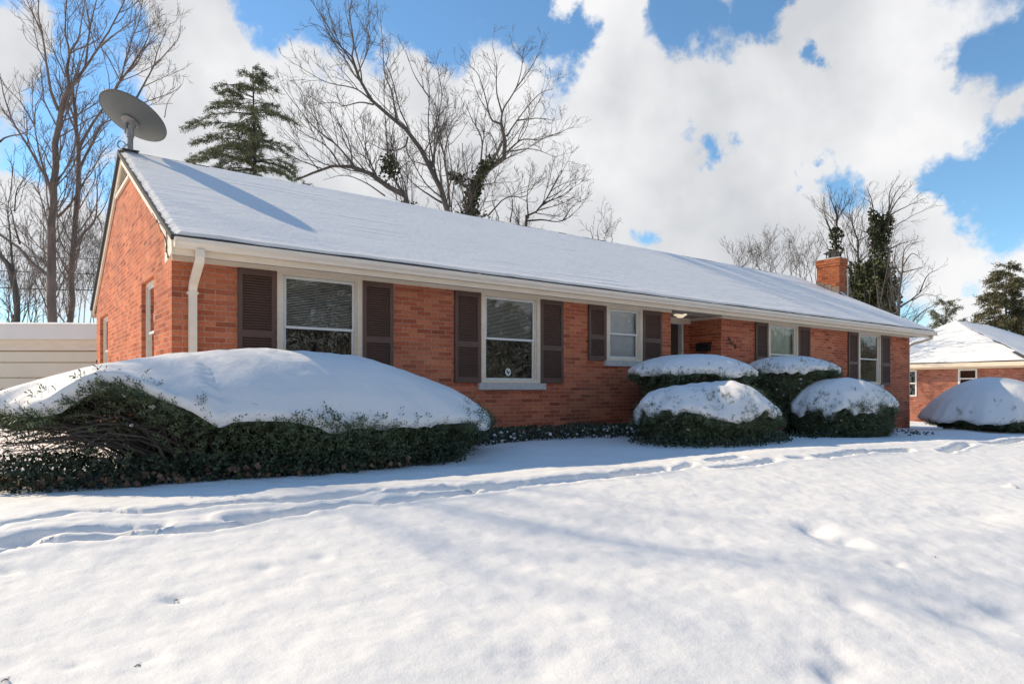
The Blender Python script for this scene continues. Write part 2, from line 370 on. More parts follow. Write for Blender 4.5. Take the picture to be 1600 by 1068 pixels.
# small mound of snow shovelled or blown at the foot of the bushes
GZ[ix] = gz
nx, ny = len(xs), len(ys)
mb = MB()
I = np.arange(nx - 1)[:, None]; J = np.arange(ny - 1)[None, :]; b0 = I * ny + J
mb.add(np.stack([GX, GY, GZ], -1).reshape(-1, 3), np.stack([b0, b0 + ny, b0 + ny + 1, b0 + 1], -1).reshape(-1, 4))
tag(mb.build('lawn', M['snow_lawn'], smooth=True), 'snow covered front lawn crossed by footprint tracks', kind='structure')
def gz_at(x, y):
    i = np.clip(np.searchsorted(xs, x), 0, nx - 1); j = np.clip(np.searchsorted(ys, y), 0, ny - 1)
    return GZ[i, j]

# ------------------------------------------------------------------ the brick house
HL, HD = 21.4, 8.4              # wall length and depth
RX0, RX1 = -0.09, 22.2          # roof ends
RY, RZ = 4.2, 4.19 + ZC         # ridge
EY, EZ = -0.43, 1.875 + ZC      # front eave edge of the roof plane
SL = (RZ - EZ) / (RY - EY)
FZ = 1.65 + ZC                  # underside of the frieze = top of brick
BZ = -0.4
def rz(y): return RZ - SL * abs(y - RY)
house = thing('brick_house', (HL / 2, 0, 0.6), 'long one storey red brick ranch house with snow covered gable roof and brown shutters', 'house')

XA, XB, YR = on_y(1048, 0), on_y(1127, 0), 0.89       # the entry recess
W = []                                              # (x0, x1, z0, z1, style)
zw = 0.11 + ZC
W.append((on_y(432, 0), on_y(566, 0), zw, FZ, 'blinds'))
W.append((on_y(751, 0), on_y(844, 0), zw, FZ, 'blinds'))
W.append((on_y(947, 0), on_y(1004, 0), 0.575 + ZC, FZ, 'shade'))
W.append((on_y(1200, 0), on_y(1247, 0), zw, FZ, 'curtain'))
W.append((on_y(1341, 0), on_y(1376, 0), zw + 0.03, FZ, 'plain'))
def on_x(px, x=0.0):
    r = ray(px, HOR); return CAM[1] + (x - CAM[0]) / r[0] * r[1]
SW = [(on_x(240.5), on_x(221), 0.1 + ZC, 1.62 + ZC), (on_x(168.5), on_x(156.5), 0.1 + ZC, 1.55 + ZC)]

def wall_grid(mb, mapf, u0, u1, z0, z1, holes, thick):
    us = sorted({u0, u1, *[h[0] for h in holes], *[h[1] for h in holes]}); zs = sorted({z0, z1, *[h[2] for h in holes], *[h[3] for h in holes]})
    for a, c in zip(us[:-1], us[1:]):
        for d, e in zip(zs[:-1], zs[1:]):
            mu, mz = (a + c) / 2, (d + e) / 2
            if any(h[0] < mu < h[1] and h[2] < mz < h[3] for h in holes): continue
            mb.poly([mapf(a, 0, d), mapf(c, 0, d), mapf(c, 0, e), mapf(a, 0, e)])
            mb.poly([mapf(a, thick, d), mapf(a, thick, e), mapf(c, thick, e), mapf(c, thick, d)])
    for h in holes:
        for (p, q) in (((h[0], h[2]), (h[1], h[2])), ((h[1], h[2]), (h[1], h[3])), ((h[1], h[3]), (h[0], h[3])), ((h[0], h[3]), (h[0], h[2]))):
            mb.poly([mapf(p[0], 0, p[1]), mapf(p[0], thick, p[1]), mapf(q[0], thick, q[1]), mapf(q[0], 0, q[1])])
mb = MB(); fy = lambda u, t, z: (u, t, z)
TOP = FZ + 0.12
wall_grid(mb, fy, 0, XA, BZ, TOP, [(w[0], w[1], w[2], w[3]) for w in W[:3]], 0.2)
wall_grid(mb, fy, XB, HL, BZ, TOP, [(w[0], w[1], w[2], w[3]) for w in W[3:]], 0.2)
mb.box(XA - 0.2, XA, 0.2, YR, BZ, TOP); mb.box(XB, XB + 0.2, 0.2, YR, BZ, TOP)
mb.poly([(XA, 0, BZ), (XA, 0.2, BZ), (XA, 0.2, TOP), (XA, 0, TOP)]); mb.poly([(XB, 0, BZ), (XB, 0, TOP), (XB, 0.2, TOP), (XB, 0.2, BZ)])
DX0, DX1 = on_y(1064, YR) - 1.02, on_y(1066.5, YR)
wall_grid(mb, lambda u, t, z: (u, YR + t, z), XA, XB, BZ, TOP, [(DX0, DX1, 0.75, FZ - 0.06)], 0.2)
wall_grid(mb, lambda u, t, z: (t, u, z), 0, HD, BZ, TOP, SW, 0.2)
wall_grid(mb, lambda u, t, z: (HL - t, u, z), 0, HD, BZ, TOP, [], 0.2)
wall_grid(mb, lambda u, t, z: (u, HD - t, z), 0, HL, BZ, TOP, [], 0.2)
for x in (0.0, HL):
    mb.poly([(x, 0, TOP), (x, HD, TOP), (x, HD, rz(HD) - 0.05), (x, RY, RZ - 0.05), (x, 0, rz(0) - 0.05)])
mb.build('wall', M['brick'], house)
mb = MB(); mb.box(0.22, HL - 0.22, YR + 0.22, HD - 0.22, TOP, TOP + 0.02); mb.box(0.22, HL - 0.22, 1.6, 1.65, 0.4, TOP - 0.01)
mb.build('interior_partition', M['dark'], house)

# roof slab
TK = 0.06
roof = MB()
yb = 2 * RY - EY
roof.prism([(EY, EZ), (RY, RZ), (yb, EZ), (yb, EZ - TK), (RY, RZ - TK), (EY, EZ - TK)], 'x', RX0, RX1)
roof_o = roof.build('roof', M['shingle'], house)
# snow lying on the roof, with the courses of shingles showing through
def slope_snow(front):
    nu, nv = 330, 190
    u = np.linspace(0, 1, nu); v = np.linspace(0, 1, nv)
    U, V = np.meshgrid(u, v, indexing='ij')
    Y = EY + 0.05 + V * (RY - EY - 0.05)
    Y = Y + (.030 * fbm(U * 26 + 3, U * 0, 4) * 2 - .02) * (1 - sstep(0, .05, V))
    Ls = (RY - EY) / math.cos(math.atan(SL))
    s = V * Ls
    saw = (s / 0.135) % 1.0
    course = np.floor(s / 0.135)
    rag0 = 0.022 + 0.035 * np.abs(vnoise(course * 7.3, course * 0 + 3)) + 0.06 * np.abs(vnoise(s * 19, s * 0 + 1))
    xa = RX0 + rag0; xb = RX1 - 0.03
    X = xa + (xb - xa) * U ** 1.15
    th = 0.026 + 0.010 * fbm(X * 0.8, s * 0.8, 3) + 0.0085 * (1 - saw) * sstep(.35, .8, vnoise(X * .9 + 3, course * 3.1) + 0.5) * (.3 + sstep(-.2, .3, fbm(X * .35 + 2, s * .5 + 8, 2))) + 0.003 * fbm(X * 6, s * 9, 2)
    th = th + 0.012 * np.exp(-(s / 0.12) ** 2)
    th = np.where(X < xa + 0.03, 0.004, th)
    Z = EZ + SL * (Y - EY) + th
    if not front: Y = 2 * RY - Y
    mb = MB(); V3 = np.stack([X, Y, Z], -1).reshape(-1, 3)
    i = np.arange(nu - 1)[:, None]; j = np.arange(nv - 1)[None]; b = i * nv + j
    q = np.stack([b, b + nv, b + nv + 1, b + 1], -1).reshape(-1, 4)
    mb.add(V3, q if front else q[:, ::-1])
    edges = [np.arange(nv), (nu - 1) * nv + np.arange(nv), np.arange(nu) * nv, np.arange(nu) * nv + nv - 1]
    for e in edges:      # skirts down to the roof
        A = V3[e]; Bv = A.copy(); Bv[:, 2] = EZ + SL * (RY - EY - np.abs(Bv[:, 1] - RY)) - 0.002
        n = len(e); k = np.arange(n - 1)
        mb.add(np.concatenate([A, Bv]), np.stack([k, k + 1, n + k + 1, n + k], -1))
    return mb
M['roof_snow'] = snow_mat('roof_snow', 60, 0.004, 12.0, 0.006)
so = slope_snow(True).build('snow_layer', M['roof_snow'], roof_o, smooth=True); so2 = slope_snow(False).build('snow_layer', M['roof_snow'], roof_o, smooth=True)
mb = MB()
for i in range(74):
    x = RX0 + i * 0.302
    if x + 0.296 > RX1: break
    h = rng.uniform(0, 0.006)
    mb.prism([(RY - 0.11, RZ - 0.045 + h), (RY, RZ + 0.022 + h), (RY + 0.11, RZ - 0.045 + h), (RY + 0.11, RZ - 0.06), (RY, RZ + 0.008), (RY - 0.11, RZ - 0.06)], 'x', x, x + 0.296)
mb.build('ridge_cap', M['shingle'], roof_o)

# fascia, soffit, frieze, gutter
mb = MB(); mb.box(-0.05, RX1 - 0.02, EY + 0.04, EY + 0.065, 1.645 + ZC, EZ - TK - 0.004); mb.box(RX0 + 0.01, RX1 - 0.02, yb - 0.065, yb - 0.04, 1.645 + ZC, EZ - TK - 0.004)
mb.build('fascia', M['trim'], house)
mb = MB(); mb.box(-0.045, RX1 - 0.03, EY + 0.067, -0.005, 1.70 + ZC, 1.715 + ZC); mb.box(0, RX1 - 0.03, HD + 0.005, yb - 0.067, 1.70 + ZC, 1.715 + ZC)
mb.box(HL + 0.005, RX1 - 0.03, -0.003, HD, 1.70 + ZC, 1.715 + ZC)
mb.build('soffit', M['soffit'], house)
mb = MB(); mb.box(0.0, XA, -0.03, -0.002, FZ - 0.015, 1.699 + ZC); mb.box(XB, HL, -0.03, -0.002, FZ - 0.015, 1.699 + ZC)
mb.box(XA, XB, YR - 0.03, YR - 0.002, FZ - 0.09, 1.695 + ZC); mb.box(XA + 0.003, XA + 0.03, 0, YR - 0.032, FZ - 0.0, 1.695 + ZC); mb.box(XB - 0.03, XB - 0.003, 0.0, YR - 0.032, FZ - 0.02, 1.695 + ZC)
mb.build('frieze_board', M['trim'], house)
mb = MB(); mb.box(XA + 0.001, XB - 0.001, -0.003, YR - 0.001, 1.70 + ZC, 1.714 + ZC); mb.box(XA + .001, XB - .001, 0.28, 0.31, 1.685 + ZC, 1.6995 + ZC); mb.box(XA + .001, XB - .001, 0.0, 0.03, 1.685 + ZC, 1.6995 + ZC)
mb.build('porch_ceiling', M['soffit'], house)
mb = MB(); GYB = EY + 0.037                            # K-style gutter profile along x
prof = [(GYB, 1.835), (GYB, 1.725), (GYB - 0.075, 1.725), (GYB - 0.085, 1.755), (GYB - 0.115, 1.79), (GYB - 0.115, 1.845), (GYB - 0.105, 1.845), (GYB - 0.105, 1.80), (GYB - 0.07, 1.735), (GYB - 0.01, 1.735), (GYB - 0.01, 1.835)]
mb.prism([(p[0], p[1] + ZC) for p in prof], 'x', -0.05, RX1)
for x in (4.35, 8.9, 13.5, 18.1): mb.box(x, x + 0.07, GYB - 0.118, GYB - 0.112, 1.785 + ZC, 1.85 + ZC)
mb.box(-0.056, -0.05, GYB - 0.112, GYB, 1.728 + ZC, 1.842 + ZC); mb.box(RX1, RX1 + 0.006, GYB - 0.112, GYB, 1.728 + ZC, 1.842 + ZC)
gut = mb.build('gutter', M['gutter'], house)
mb = MB(); n = 260; xx = np.linspace(2.2, 20.5, n); top_ = 1.832 + ZC + .012 * fbm(xx * 1.5, xx * 0, 3) - .03 * np.clip(-2 * fbm(xx * .5 + 4, xx * 0 + 2, 2), 0, 1)
yc = GYB - .06 + .012 * fbm(xx * .9, xx * 0 + 5, 2)
ring = [np.stack([xx, yc - .035, top_ - .05], -1), np.stack([xx, yc - .018, top_ - .006], -1), np.stack([xx, yc, top_], -1), np.stack([xx, yc + .018, top_ - .008], -1), np.stack([xx, yc + .035, top_ - .05], -1)]
k = np.arange(n - 1)
for a_ in range(4): mb.add(np.concatenate([ring[a_], ring[a_ + 1]]), np.stack([k, k + 1, n + k + 1, n + k], -1))
mb.build('snow_strip', M['snow'], gut, smooth=True)
def box_path(mb, P, hw, hd):
    # rectangular section pipe along P, width along x = 2hw
    P = [np.array(p, float) for p in P]; rings = []
    for i, p in enumerate(P):
        t = (P[min(i + 1, len(P) - 1)] - P[max(i - 1, 0)]); t /= np.linalg.norm(t)
        sx = np.array([1.0, 0, 0]) if abs(t[0]) < 0.9 else np.array([0, 1.0, 0]); sx = sx - t * (sx @ t); sx /= np.linalg.norm(sx); sy = np.cross(t, sx)
        rings += [p + sx * hw + sy * hd, p - sx * hw + sy * hd, p - sx * hw - sy * hd, p + sx * hw - sy * hd]
    Fs = [[i * 4 + a, i * 4 + (a + 1) % 4, i * 4 + 4 + (a + 1) % 4, i * 4 + 4 + a] for i in range(len(P) - 1) for a in range(4)]
    mb.add(rings, Fs)
mb = MB()
box_path(mb, [(0.235, -0.455, 1.725 + ZC), (0.235, -0.455, 1.64 + ZC), (0.235, -0.43, 1.58 + ZC), (0.235, -0.10, 1.36 + ZC), (0.235, -0.05, 1.28 + ZC), (0.235, -0.045, 0.5)], 0.048, 0.034)
for z in (1.22, 0.25): mb.box(0.17, 0.30, -0.084, -0.004, z + ZC, z + 0.03 + ZC)
mb.build('downspout', M['gutter'], house)
mb = MB()
box_path(mb, [(21.98, -0.44, 1.725 + ZC), (21.98, -0.43, 1.64 + ZC), (21.92, -0.38, 1.60 + ZC), (21.54, -0.02, 1.44 + ZC), (21.46, 0.06, 1.34 + ZC), (21.455, 0.06, 0.0)], 0.04, 0.032)
mb.build('downspout', M['gutter'], house)
# rake boards and the boxed return at the gable end
for sgn in (1, -1):
    mb = MB()
    def yy(y): return y if sgn == 1 else 2 * RY - y
    P = [(yy(EY + 0.07), rz(EY + 0.07) - TK - 0.006), (yy(RY - 0.001), RZ - TK - 0.006), (yy(RY - 0.001), RZ - TK - 0.15), (yy(EY + 0.07), rz(EY + 0.07) - TK - 0.15)]
    mb.prism(P, 'x', -0.042, -0.004)
    mb.build('rake_board', M['trim'], house)
    mb = MB(); mb.prism(P, 'x', HL + 0.70, HL + 0.725); mb.build('rake_board', M['trim'], house)
mb = MB()
mb.prism([(EY + 0.035, 1.66 + ZC), (EY + 0.035, EZ - TK - 0.01), (0.03, rz(0.03) - 0.07), (0.03, 1.60 + ZC), (-0.06, 1.60 + ZC)], 'x', -0.074, -0.052)
mb.build('eave_return', M['trim'], house)
# gable vent
vb = RZ - 0.60; hw = 0.72; vtop = RZ - 0.20
mb = MB()
mb.prism([(RY - hw - .06, vb - 0.06), (RY + hw + .06, vb - 0.06), (RY + hw + .06, vb), (RY - hw - .06, vb)], 'x', -0.036, -0.001)
ven = mb.build('gable_vent', M['trim'], house)
mb = MB(); mb.prism([(RY - hw, vb + .001), (RY + hw, vb + .001), (RY, vtop)], 'x', -0.004, -0.001); mb.build('vent_dark_backing', M['iron'], ven)  # black sheet in place of the shade behind the louver slats
mb = MB()
for i in range(7):
    z = vb + 0.012 + i * 0.05; h = hw * (1 - (z - vb) / (vtop - vb))
    if h < 0.04: break
    mb.add([(-0.030, RY - h, z), (-0.030, RY + h, z), (-0.005, RY + h, z + 0.026), (-0.005, RY - h, z + 0.026), (-0.030, RY - h, z + 0.007), (-0.030, RY + h, z + 0.007), (-0.005, RY + h, z + 0.033), (-0.005, RY - h, z + 0.033)],
           [[0,1,2,3],[4,7,6,5],[0,4,5,1],[1,5,6,2],[2,6,7,3],[3,7,4,0]])
mb.build('louver_slats', M['trim'], ven)

# ---- windows
def make_window(x0, x1, z0, z1, style, mapf, trim, cw=0.085, jd=0.12):
    """mapf(u, out, z): u along the wall, out = distance in front of the wall (negative is inside)"""
    def bx(mb, u0, u1, o0, o1, a, c):
        V = [mapf(u, o, z) for z in (a, c) for (u, o) in ((u0, o0), (u1, o0), (u1, o1), (u0, o1))]
        mb.add(V, [[0,3,2,1],[4,5,6,7],[0,1,5,4],[1,2,6,5],[2,3,7,6],[3,0,4,7]])
    mb = MB()
    bx(mb, x0 + .001, x0 + cw, -jd, 0.022, z0, z1 - .001); bx(mb, x1 - cw, x1 - .001, -jd, 0.022, z0, z1 - .001)
    bx(mb, x0 + cw, x1 - cw, -jd, 0.018, z1 - 0.055, z1 - .002); bx(mb, x0 + cw, x1 - cw, -jd, 0.012, z0, z0 + 0.05)
    if trim: bx(mb, x0 + cw, x0 + cw + .025, -jd + .02, -0.01, z0 + .05, z1 - .055); bx(mb, x1 - cw - .025, x1 - cw, -jd + .02, -0.01, z0 + .05, z1 - .055)
    win = mb.build('window', M['trim'], house)
    gp_ = .026 if trim else .003
    a, c, d, e = x0 + cw + gp_, x1 - cw - gp_, z0 + 0.052, z1 - 0.057
    mid = (d + e) / 2
    for (lo, hi, o) in ((mid - 0.018, e, -0.03), (d, mid + 0.018, -0.05)):
        mb = MB(); sw = 0.036
        bx(mb, a, a + sw, o - 0.018, o, lo, hi); bx(mb, c - sw, c, o - 0.018, o, lo, hi)
        bx(mb, a + sw, c - sw, o - 0.018, o, lo, lo + sw); bx(mb, a + sw, c - sw, o - 0.018, o, hi - sw, hi)
        mb.build('sash', M['white'], win)
        mb = MB(); mb.poly([mapf(a + sw - .003, o - .009, lo + sw - .003), mapf(c - sw + .003, o - .009, lo + sw - .003), mapf(c - sw + .003, o - .009, hi - sw + .003), mapf(a + sw - .003, o - .009, hi - sw + .003)])
        mb.build('pane', M['glass'], win)
    # room behind
    if style == 'blinds':
        mb = MB(); z = e - 0.02
        lowest = mid - 0.03
        while z > lowest:
            V = [mapf(a, -0.095, z), mapf(c, -0.095, z), mapf(c, -0.118, z + 0.014), mapf(a, -0.118, z + 0.014)]
            mb.poly(V); z -= 0.0235
        mb.build('blind', M['blind'], win)
    if style == 'shade':
        mb = MB(); bx(mb, a, c, -0.125, -0.12, mid - .1, e); bx(mb, a, c, -0.118, -0.113, d, mid + .12)
        mb.build('shade', M['shade'], win)
    if style == 'curtain':
        mb = MB(); n = 60; u = np.linspace(a, c, n); o = -0.13 + 0.012 * np.sin(u * 26 + 1.3 * np.sin(u * 7)); 
        V = [mapf(u[i], o[i], d) for i in range(n)] + [mapf(u[i], o[i] - .01, e) for i in range(n)]; k = np.arange(n - 1)
        mb.add(V, np.stack([k, k + 1, n + k + 1, n + k], -1)); mb.build('curtain', M['curtain'], win, smooth=True)
    if trim:
        mb = MB(); bx(mb, x0 - 0.07, x1 + 0.09, -0.05, 0.065, z0 - 0.115, z0 - 0.002); mb.build('sill', M['stone'], win)
    return win
wins = [make_window(*w, lambda u, o, z: (u, -o, z), True) for w in W]
for s_ in SW: make_window(s_[0], s_[1], s_[2], s_[3], 'plain', lambda u, o, z: (-o * .5 + 0.07, u, z), False, 0.022, 0.10)
# round sticker in the lower corner of the second window's glass
w = W[1]; sc_ = np.array([on_y(793, 0.06), 0.045, ZC + (HOR - 581) / F * depth(on_y(793, 0.06), 0.06)])
mb = MB(); n = 20
mb.prism([(sc_[0] + 0.062 * math.cos(q * 2 * math.pi / n), sc_[2] + 0.068 * math.sin(q * 2 * math.pi / n)) for q in range(n)], 'y', 0.0425, 0.0445)
st = mb.build('round_sticker', M['white'], wins[1])
mb = MB(); mb.prism([(sc_[0] + dx, sc_[2] + dz) for (dx, dz) in ((-.035, .03), (-.01, .035), (.0, .0), (.025, .02), (.03, -.01), (.012, -.02), (.006, -.045), (-.01, -.03), (-.022, .0))], 'y', 0.040, 0.0422)
mb.build('sticker_mark', M['iron'], wins[1])

# ---- shutters
def shutter(x0, x1, z0, z1):
    mb = MB(); st = 0.055; o0, o1 = -0.042, -0.004
    mb.box(x0, x0 + st, o0, o1, z0, z1); mb.box(x1 - st, x1, o0, o1, z0, z1)
    zm = z0 + 0.42 * (z1 - z0)
    for (a, c) in ((z0, z0 + .085), (zm - .045, zm + .045), (z1 - .085, z1)): mb.box(x0 + st, x1 - st, o0 + .001, o1, a, c)
    for (a, c) in ((z0 + .085, zm - .045), (zm + .045, z1 - .085)):
        z = a + 0.002
        while z < c - 0.02:
            mb.add([(x0 + st, o0 + .004, z), (x1 - st, o0 + .004, z), (x1 - st, o1 - .002, z + .026), (x0 + st, o1 - .002, z + .026),
                    (x0 + st, o0 + .004, z + .007), (x1 - st, o0 + .004, z + .007), (x1 - st, o1 - .002, z + .033), (x0 + st, o1 - .002, z + .033)],
                   [[0,1,2,3],[4,7,6,5],[0,4,5,1],[1,5,6,2],[2,6,7,3],[3,7,4,0]])
            z += 0.036
        mb.box(x0 + st, x1 - st, o1 - .006, o1 - .001, a, c)
    mb.build('shutter', M['shutter'], house)
zs0, zs1 = ZC + 0.115, FZ - 0.02
for (pa, pb, lo) in ((372, 430.5, zs0), (567, 614, zs0), (711, 750, zs0), (845, 880, zs0), (920, 946.5, ZC + .56), (1005, 1034, ZC + .56), (1181, 1199.5, zs0), (1248, 1266, zs0), (1326, 1340.5, zs0), (1377, 1391, zs0)):
    shutter(on_y(pa, -0.03), on_y(pb, -0.03), lo, zs1)

# ---- entry door, storm frame, lamp, mailbox, numbers
mb = MB(); z0d, z1d = 0.75, FZ - 0.06
mb.box(DX0 + .06, DX1 - .055, YR + 0.10, YR + 0.14, z0d + .02, z1d - .05)
door = mb.build('front_door', M['door'], house)
mb = MB(); mb.box(DX0 + .001, DX0 + .055, YR - .02, YR + .1, z0d, z1d); mb.box(DX1 - .05, DX1 - .001, YR - .02, YR + .1, z0d, z1d); mb.box(DX0 + .055, DX1 - .05, YR - .02, YR + .1, z1d - .045, z1d)
mb.build('door_frame', M['white'], door)
mb = MB(); mb.tube([(DX0 + .13, YR + .06, 1.75), (DX0 + .13, YR + .10, 1.75)], 0.028, 10); mb.build('handle', M['galv'], door)
mb = MB(); mb.box(XA, XB, -0.35, YR, 0.3, 0.72); mb.box(XA + 0.2, XB - 0.2, -0.7, -0.352, 0.3, 0.6); mb.build('entry_step', M['stone'], house)
lp = np.array([on_y(1063, 0.42), 0.42, 1.70 + ZC])
mb = MB(); n = 20
for (r0, r1, a, c) in ((0.15, 0.15, 0.0, 0.02), (0.13, 0.06, 0.02, 0.075)):
    ang = np.arange(n) * 2 * math.pi / n
    V = [(lp[0] + r0 * math.cos(t), lp[1] + r0 * math.sin(t), lp[2] - a) for t in ang] + [(lp[0] + r1 * math.cos(t), lp[1] + r1 * math.sin(t), lp[2] - c) for t in ang]
    k = np.arange(n); mb.add(V, np.stack([k, (k + 1) % n, n + (k + 1) % n, n + k], -1)); mb.poly(V[n:])
mb.build('porch_light', M['lamp'], house)
mzc = ZC + (HOR - 542) / F * depth(XB, 0.5)
mb = MB(); mb.box(XB - 0.12, XB - 0.004, 0.28, 0.62, mzc - 0.10, mzc + 0.06); mb.prism([(XB - .14, mzc + .062), (XB - .004, mzc + .062), (XB - .004, mzc + .11)], 'y', 0.26, 0.64)
mbx = mb.build('mailbox', M['iron'], house)
mb = MB(); mb.box(XB - .155, XB - .141, 0.40, 0.50, mzc + .03, mzc + .075); mb.build('flap', M['iron'], mbx)
SEG = {'0': 'abcdef', '1': 'bc', '2': 'abged', '5': 'afgcd'}
def digit(ch, x, z, w, h):
    mb = MB(); t = 0.012; m_ = z + h / 2
    S = {'a': (x, x + w, z + h - t, z + h), 'd': (x, x + w, z, z + t), 'g': (x, x + w, m_ - t / 2, m_ + t / 2), 'f': (x, x + t, m_, z + h), 'e': (x, x + t, z, m_), 'b': (x + w - t, x + w, m_, z + h), 'c': (x + w - t, x + w, z, m_)}
    for i, q in enumerate(SEG[ch]):
        a = S[q]; mb.box(a[0], a[1], -0.016 - i * 0.0003, -0.003, a[2], a[3])
    mb.build('house_number', M['iron'], house)
for ch, px, py in (('1', 1135.5, 528), ('5', 1139, 532), ('2', 1143, 536.5), ('0', 1147, 541)):
    x = on_y(px, 0); digit(ch, x, ZC + (HOR - py) / F * depth(x, 0) - .05, 0.06, 0.10)

# ---- chimney
cx0, cx1, cy0, cy1 = 21.9, 22.40, 2.51, 3.34
ztop = ZC + 4.66
mb = MB(); mb.box(cx0, cx1, cy0, cy1, -0.5, ztop - 0.26); mb.box(cx0 - .02, cx1 + .02, cy0 - .02, cy1 + .02, ztop - 0.26, ztop - .175); mb.box(cx0 - .035, cx1 + .035, cy0 - .035, cy1 + .035, ztop - .175, ztop)
chim = mb.build('chimney', M['brick_chimney'], house)
mb = MB(); mb.box(cx0 - .02, cx1 + .02, cy0 - .02, cy1 + .02, ztop + .001, ztop + .035); mb.build('crown', M['stone'], chim)
mb = MB()
zc = (rz(cy0) + 0.01, rz(cy1) + 0.01)
for (a, c, d, e) in ((cy0, cy0 + .28, .30, .24), (cy0 + .28, cy0 + .56, .26, .21), (cy0 + .56, cy1, .23, .17)):
    mb.add([(cx0 - .012, a, rz(a) - .02), (cx0 - .012, c - .012, rz(c) - .02), (cx0 - .012, c - .012, rz(a) + d), (cx0 - .012, a, rz(a) + d),
            (cx0 - .001, a, rz(a) - .02), (cx0 - .001, c - .012, rz(c) - .02), (cx0 - .001, c - .012, rz(a) + d), (cx0 - .001, a, rz(a) + d)],
           [[0,1,2,3],[4,7,6,5],[0,4,5,1],[1,5,6,2],[2,6,7,3],[3,7,4,0]])
mb.box(cx0, cx1 + .01, cy0 - .012, cy0 - .001, rz(cy0) - .1, rz(cy0) + .13)
mb.build('flashing', M['lead'], chim)
mb = MB()
mx_, my_ = (cx0 + cx1) / 2, (cy0 + cy1) / 2 - .08
mb.box(mx_ - .17, mx_ + .17, my_ - .22, my_ + .22, ztop + .036, ztop + .075)
for dx in (-.14, .14):
    for dy in (-.19, .19): mb.box(mx_ + dx - .012, mx_ + dx + .012, my_ + dy - .012, my_ + dy + .012, ztop + .075, ztop + .225)
mb.prism([(my_ - .30, ztop + .225), (my_ + .30, ztop + .225), (my_ + .1, ztop + .29), (my_ - .1, ztop + .29)], 'x', mx_ - .22, mx_ + .22)
mb.build('chimney_cap', M['iron'], chim)
mb = MB(); mb.tube([(cx1 + .03, cy0 - .03, rz(cy0) - .2), (cx1 + .03, cy0 - .03, ztop - .35)], 0.022, 8); mb.build('white_tube', M['white'], chim)  # thin white upright tube at the chimney's front corner
mb = MB(); n = 24   # snow drift caught behind and beside the chimney
for i in range(n - 1):
    pass
V = []; q = 16
for i in range(q + 1):
    for j in range(q + 1):
        u, v = i / q, j / q
        x = cx0 + 0.02 + (RX1 - cx0) * u * 0.98; y = cy0 - 0.02 - 0.45 * v
        V.append((x, y, rz(y) + 0.03 + 0.09 * math.sin(math.pi * min(1, u + .25)) * (1 - v) ** 2))
mb.add(V, [[i * (q + 1) + j, i * (q + 1) + j + 1, (i + 1) * (q + 1) + j + 1, (i + 1) * (q + 1) + j] for i in range(q) for j in range(q)])
mb.build('snow_layer', M['roof_snow'], roof_o, smooth=True)

# dried vine clinging to the gable corner
mb = MB()
for (pts) in ([(246, 346), (252, 362), (258, 371), (260.5, 385), (260, 393), (263, 402)], [(238, 333), (246, 348), (256, 352)], [(258, 350), (261, 372), (259, 390)]):
    P = []
    for (px, py) in pts:
        r = ray(px, py); t = (-0.082 - CAM[0]) / r[0]; P.append(CAM + t * r)
    mb.tube(P, 0.006, 5)
vine_pts = [mb.v[i].mean(0) for i in range(len(mb.v))]
for k in range(70):
    a = mb.v[0][rng.integers(len(mb.v[0]))]; d = rng.normal(size=3) * 0.014; d[0] = -abs(d[0]) * .5
    u = rng.normal(size=3) * .004
    mb.poly([a, a + d * .5 + u, a + d, a + d * .5 - u])
tag(mb.build('vine', M['bark_dark'], None), 'dry dark vine clinging to the cream boxed eave at the gable corner', 'vine')

# ------------------------------------------------------------------ satellite dish on the ridge
Zd = 11.95
dc = at(206, 185.5, Zd)
rd = ray(206, 185.5); rd = rd / np.linalg.norm(rd)
up = np.array([0, 0, 1.0]); rr = np.cross(rd, up); rr /= np.linalg.norm(rr); uu = np.cross(rr, rd)
nrm = 0.52 * rd + 0.854 * (0.475 * rr + 0.88 * uu); nrm /= np.linalg.norm(nrm)
mast_top = at(203.5, 207, Zd - .02); mast_bot = at(203.5, 239, Zd - .02); mast_bot[2] = RZ - 0.02
dish = thing('satellite_dish', tuple(mast_bot), 'large grey satellite dish on a short mast at the gable end of the snowy ridge', 'satellite dish')
e1 = np.cross(nrm, [0, 0, 1.0]); e1 /= np.linalg.norm(e1); e2 = np.cross(nrm, e1)
RD = 0.578; nr, na = 12, 56
V = []; Fs = []
for side in (0, 1):
    for i in range(nr + 1):
        r = RD * i / nr
        for j in range(na):
            a = 2 * math.pi * j / na
            V.append(dc + e1 * r * math.cos(a) + e2 * r * math.sin(a) + nrm * (0.11 * (r / RD) ** 2 - 0.06 + side * 0.012))
    o = side * (nr + 1) * na
    for i in range(nr):
        for j in range(na):
            q = [o + i * na + j, o + i * na + (j + 1) % na, o + (i + 1) * na + (j + 1) % na, o + (i + 1) * na + j]
            Fs.append(q if side else q[::-1])
o1, o2 = nr * na, (nr + 1) * na + nr * na
Fs += [[o1 + j, o1 + (j + 1) % na, o2 + (j + 1) % na, o2 + j] for j in range(na)]
mb = MB(); mb.add(V, Fs); mb.build('reflector', M['dish'], dish, smooth=True)
mb = MB(); mb.tube([mast_bot, mast_top], 0.048, 14); mb.build('mast', M['galv'], dish)
mb = MB()
hub = dc - nrm * 0.065
mb.tube([hub - nrm * .02, hub + nrm * .004], 0.15, 20)
for s_ in (-1, 1):
    mb.tube([hub + e1 * .10 * s_, mast_top + (hub - mast_top) * .35 + e1 * .07 * s_ - nrm * .07, mast_top + e1 * .055 * s_ - np.array([0, 0, .05])], [0.026, 0.034, 0.022], 6)
mb.tube([mast_top - [0, 0, .09], mast_top + [0, 0, .05]], 0.062, 14)
mb.tube([hub + e2 * .12, mast_top + [0, 0, .0]], 0.014, 6)
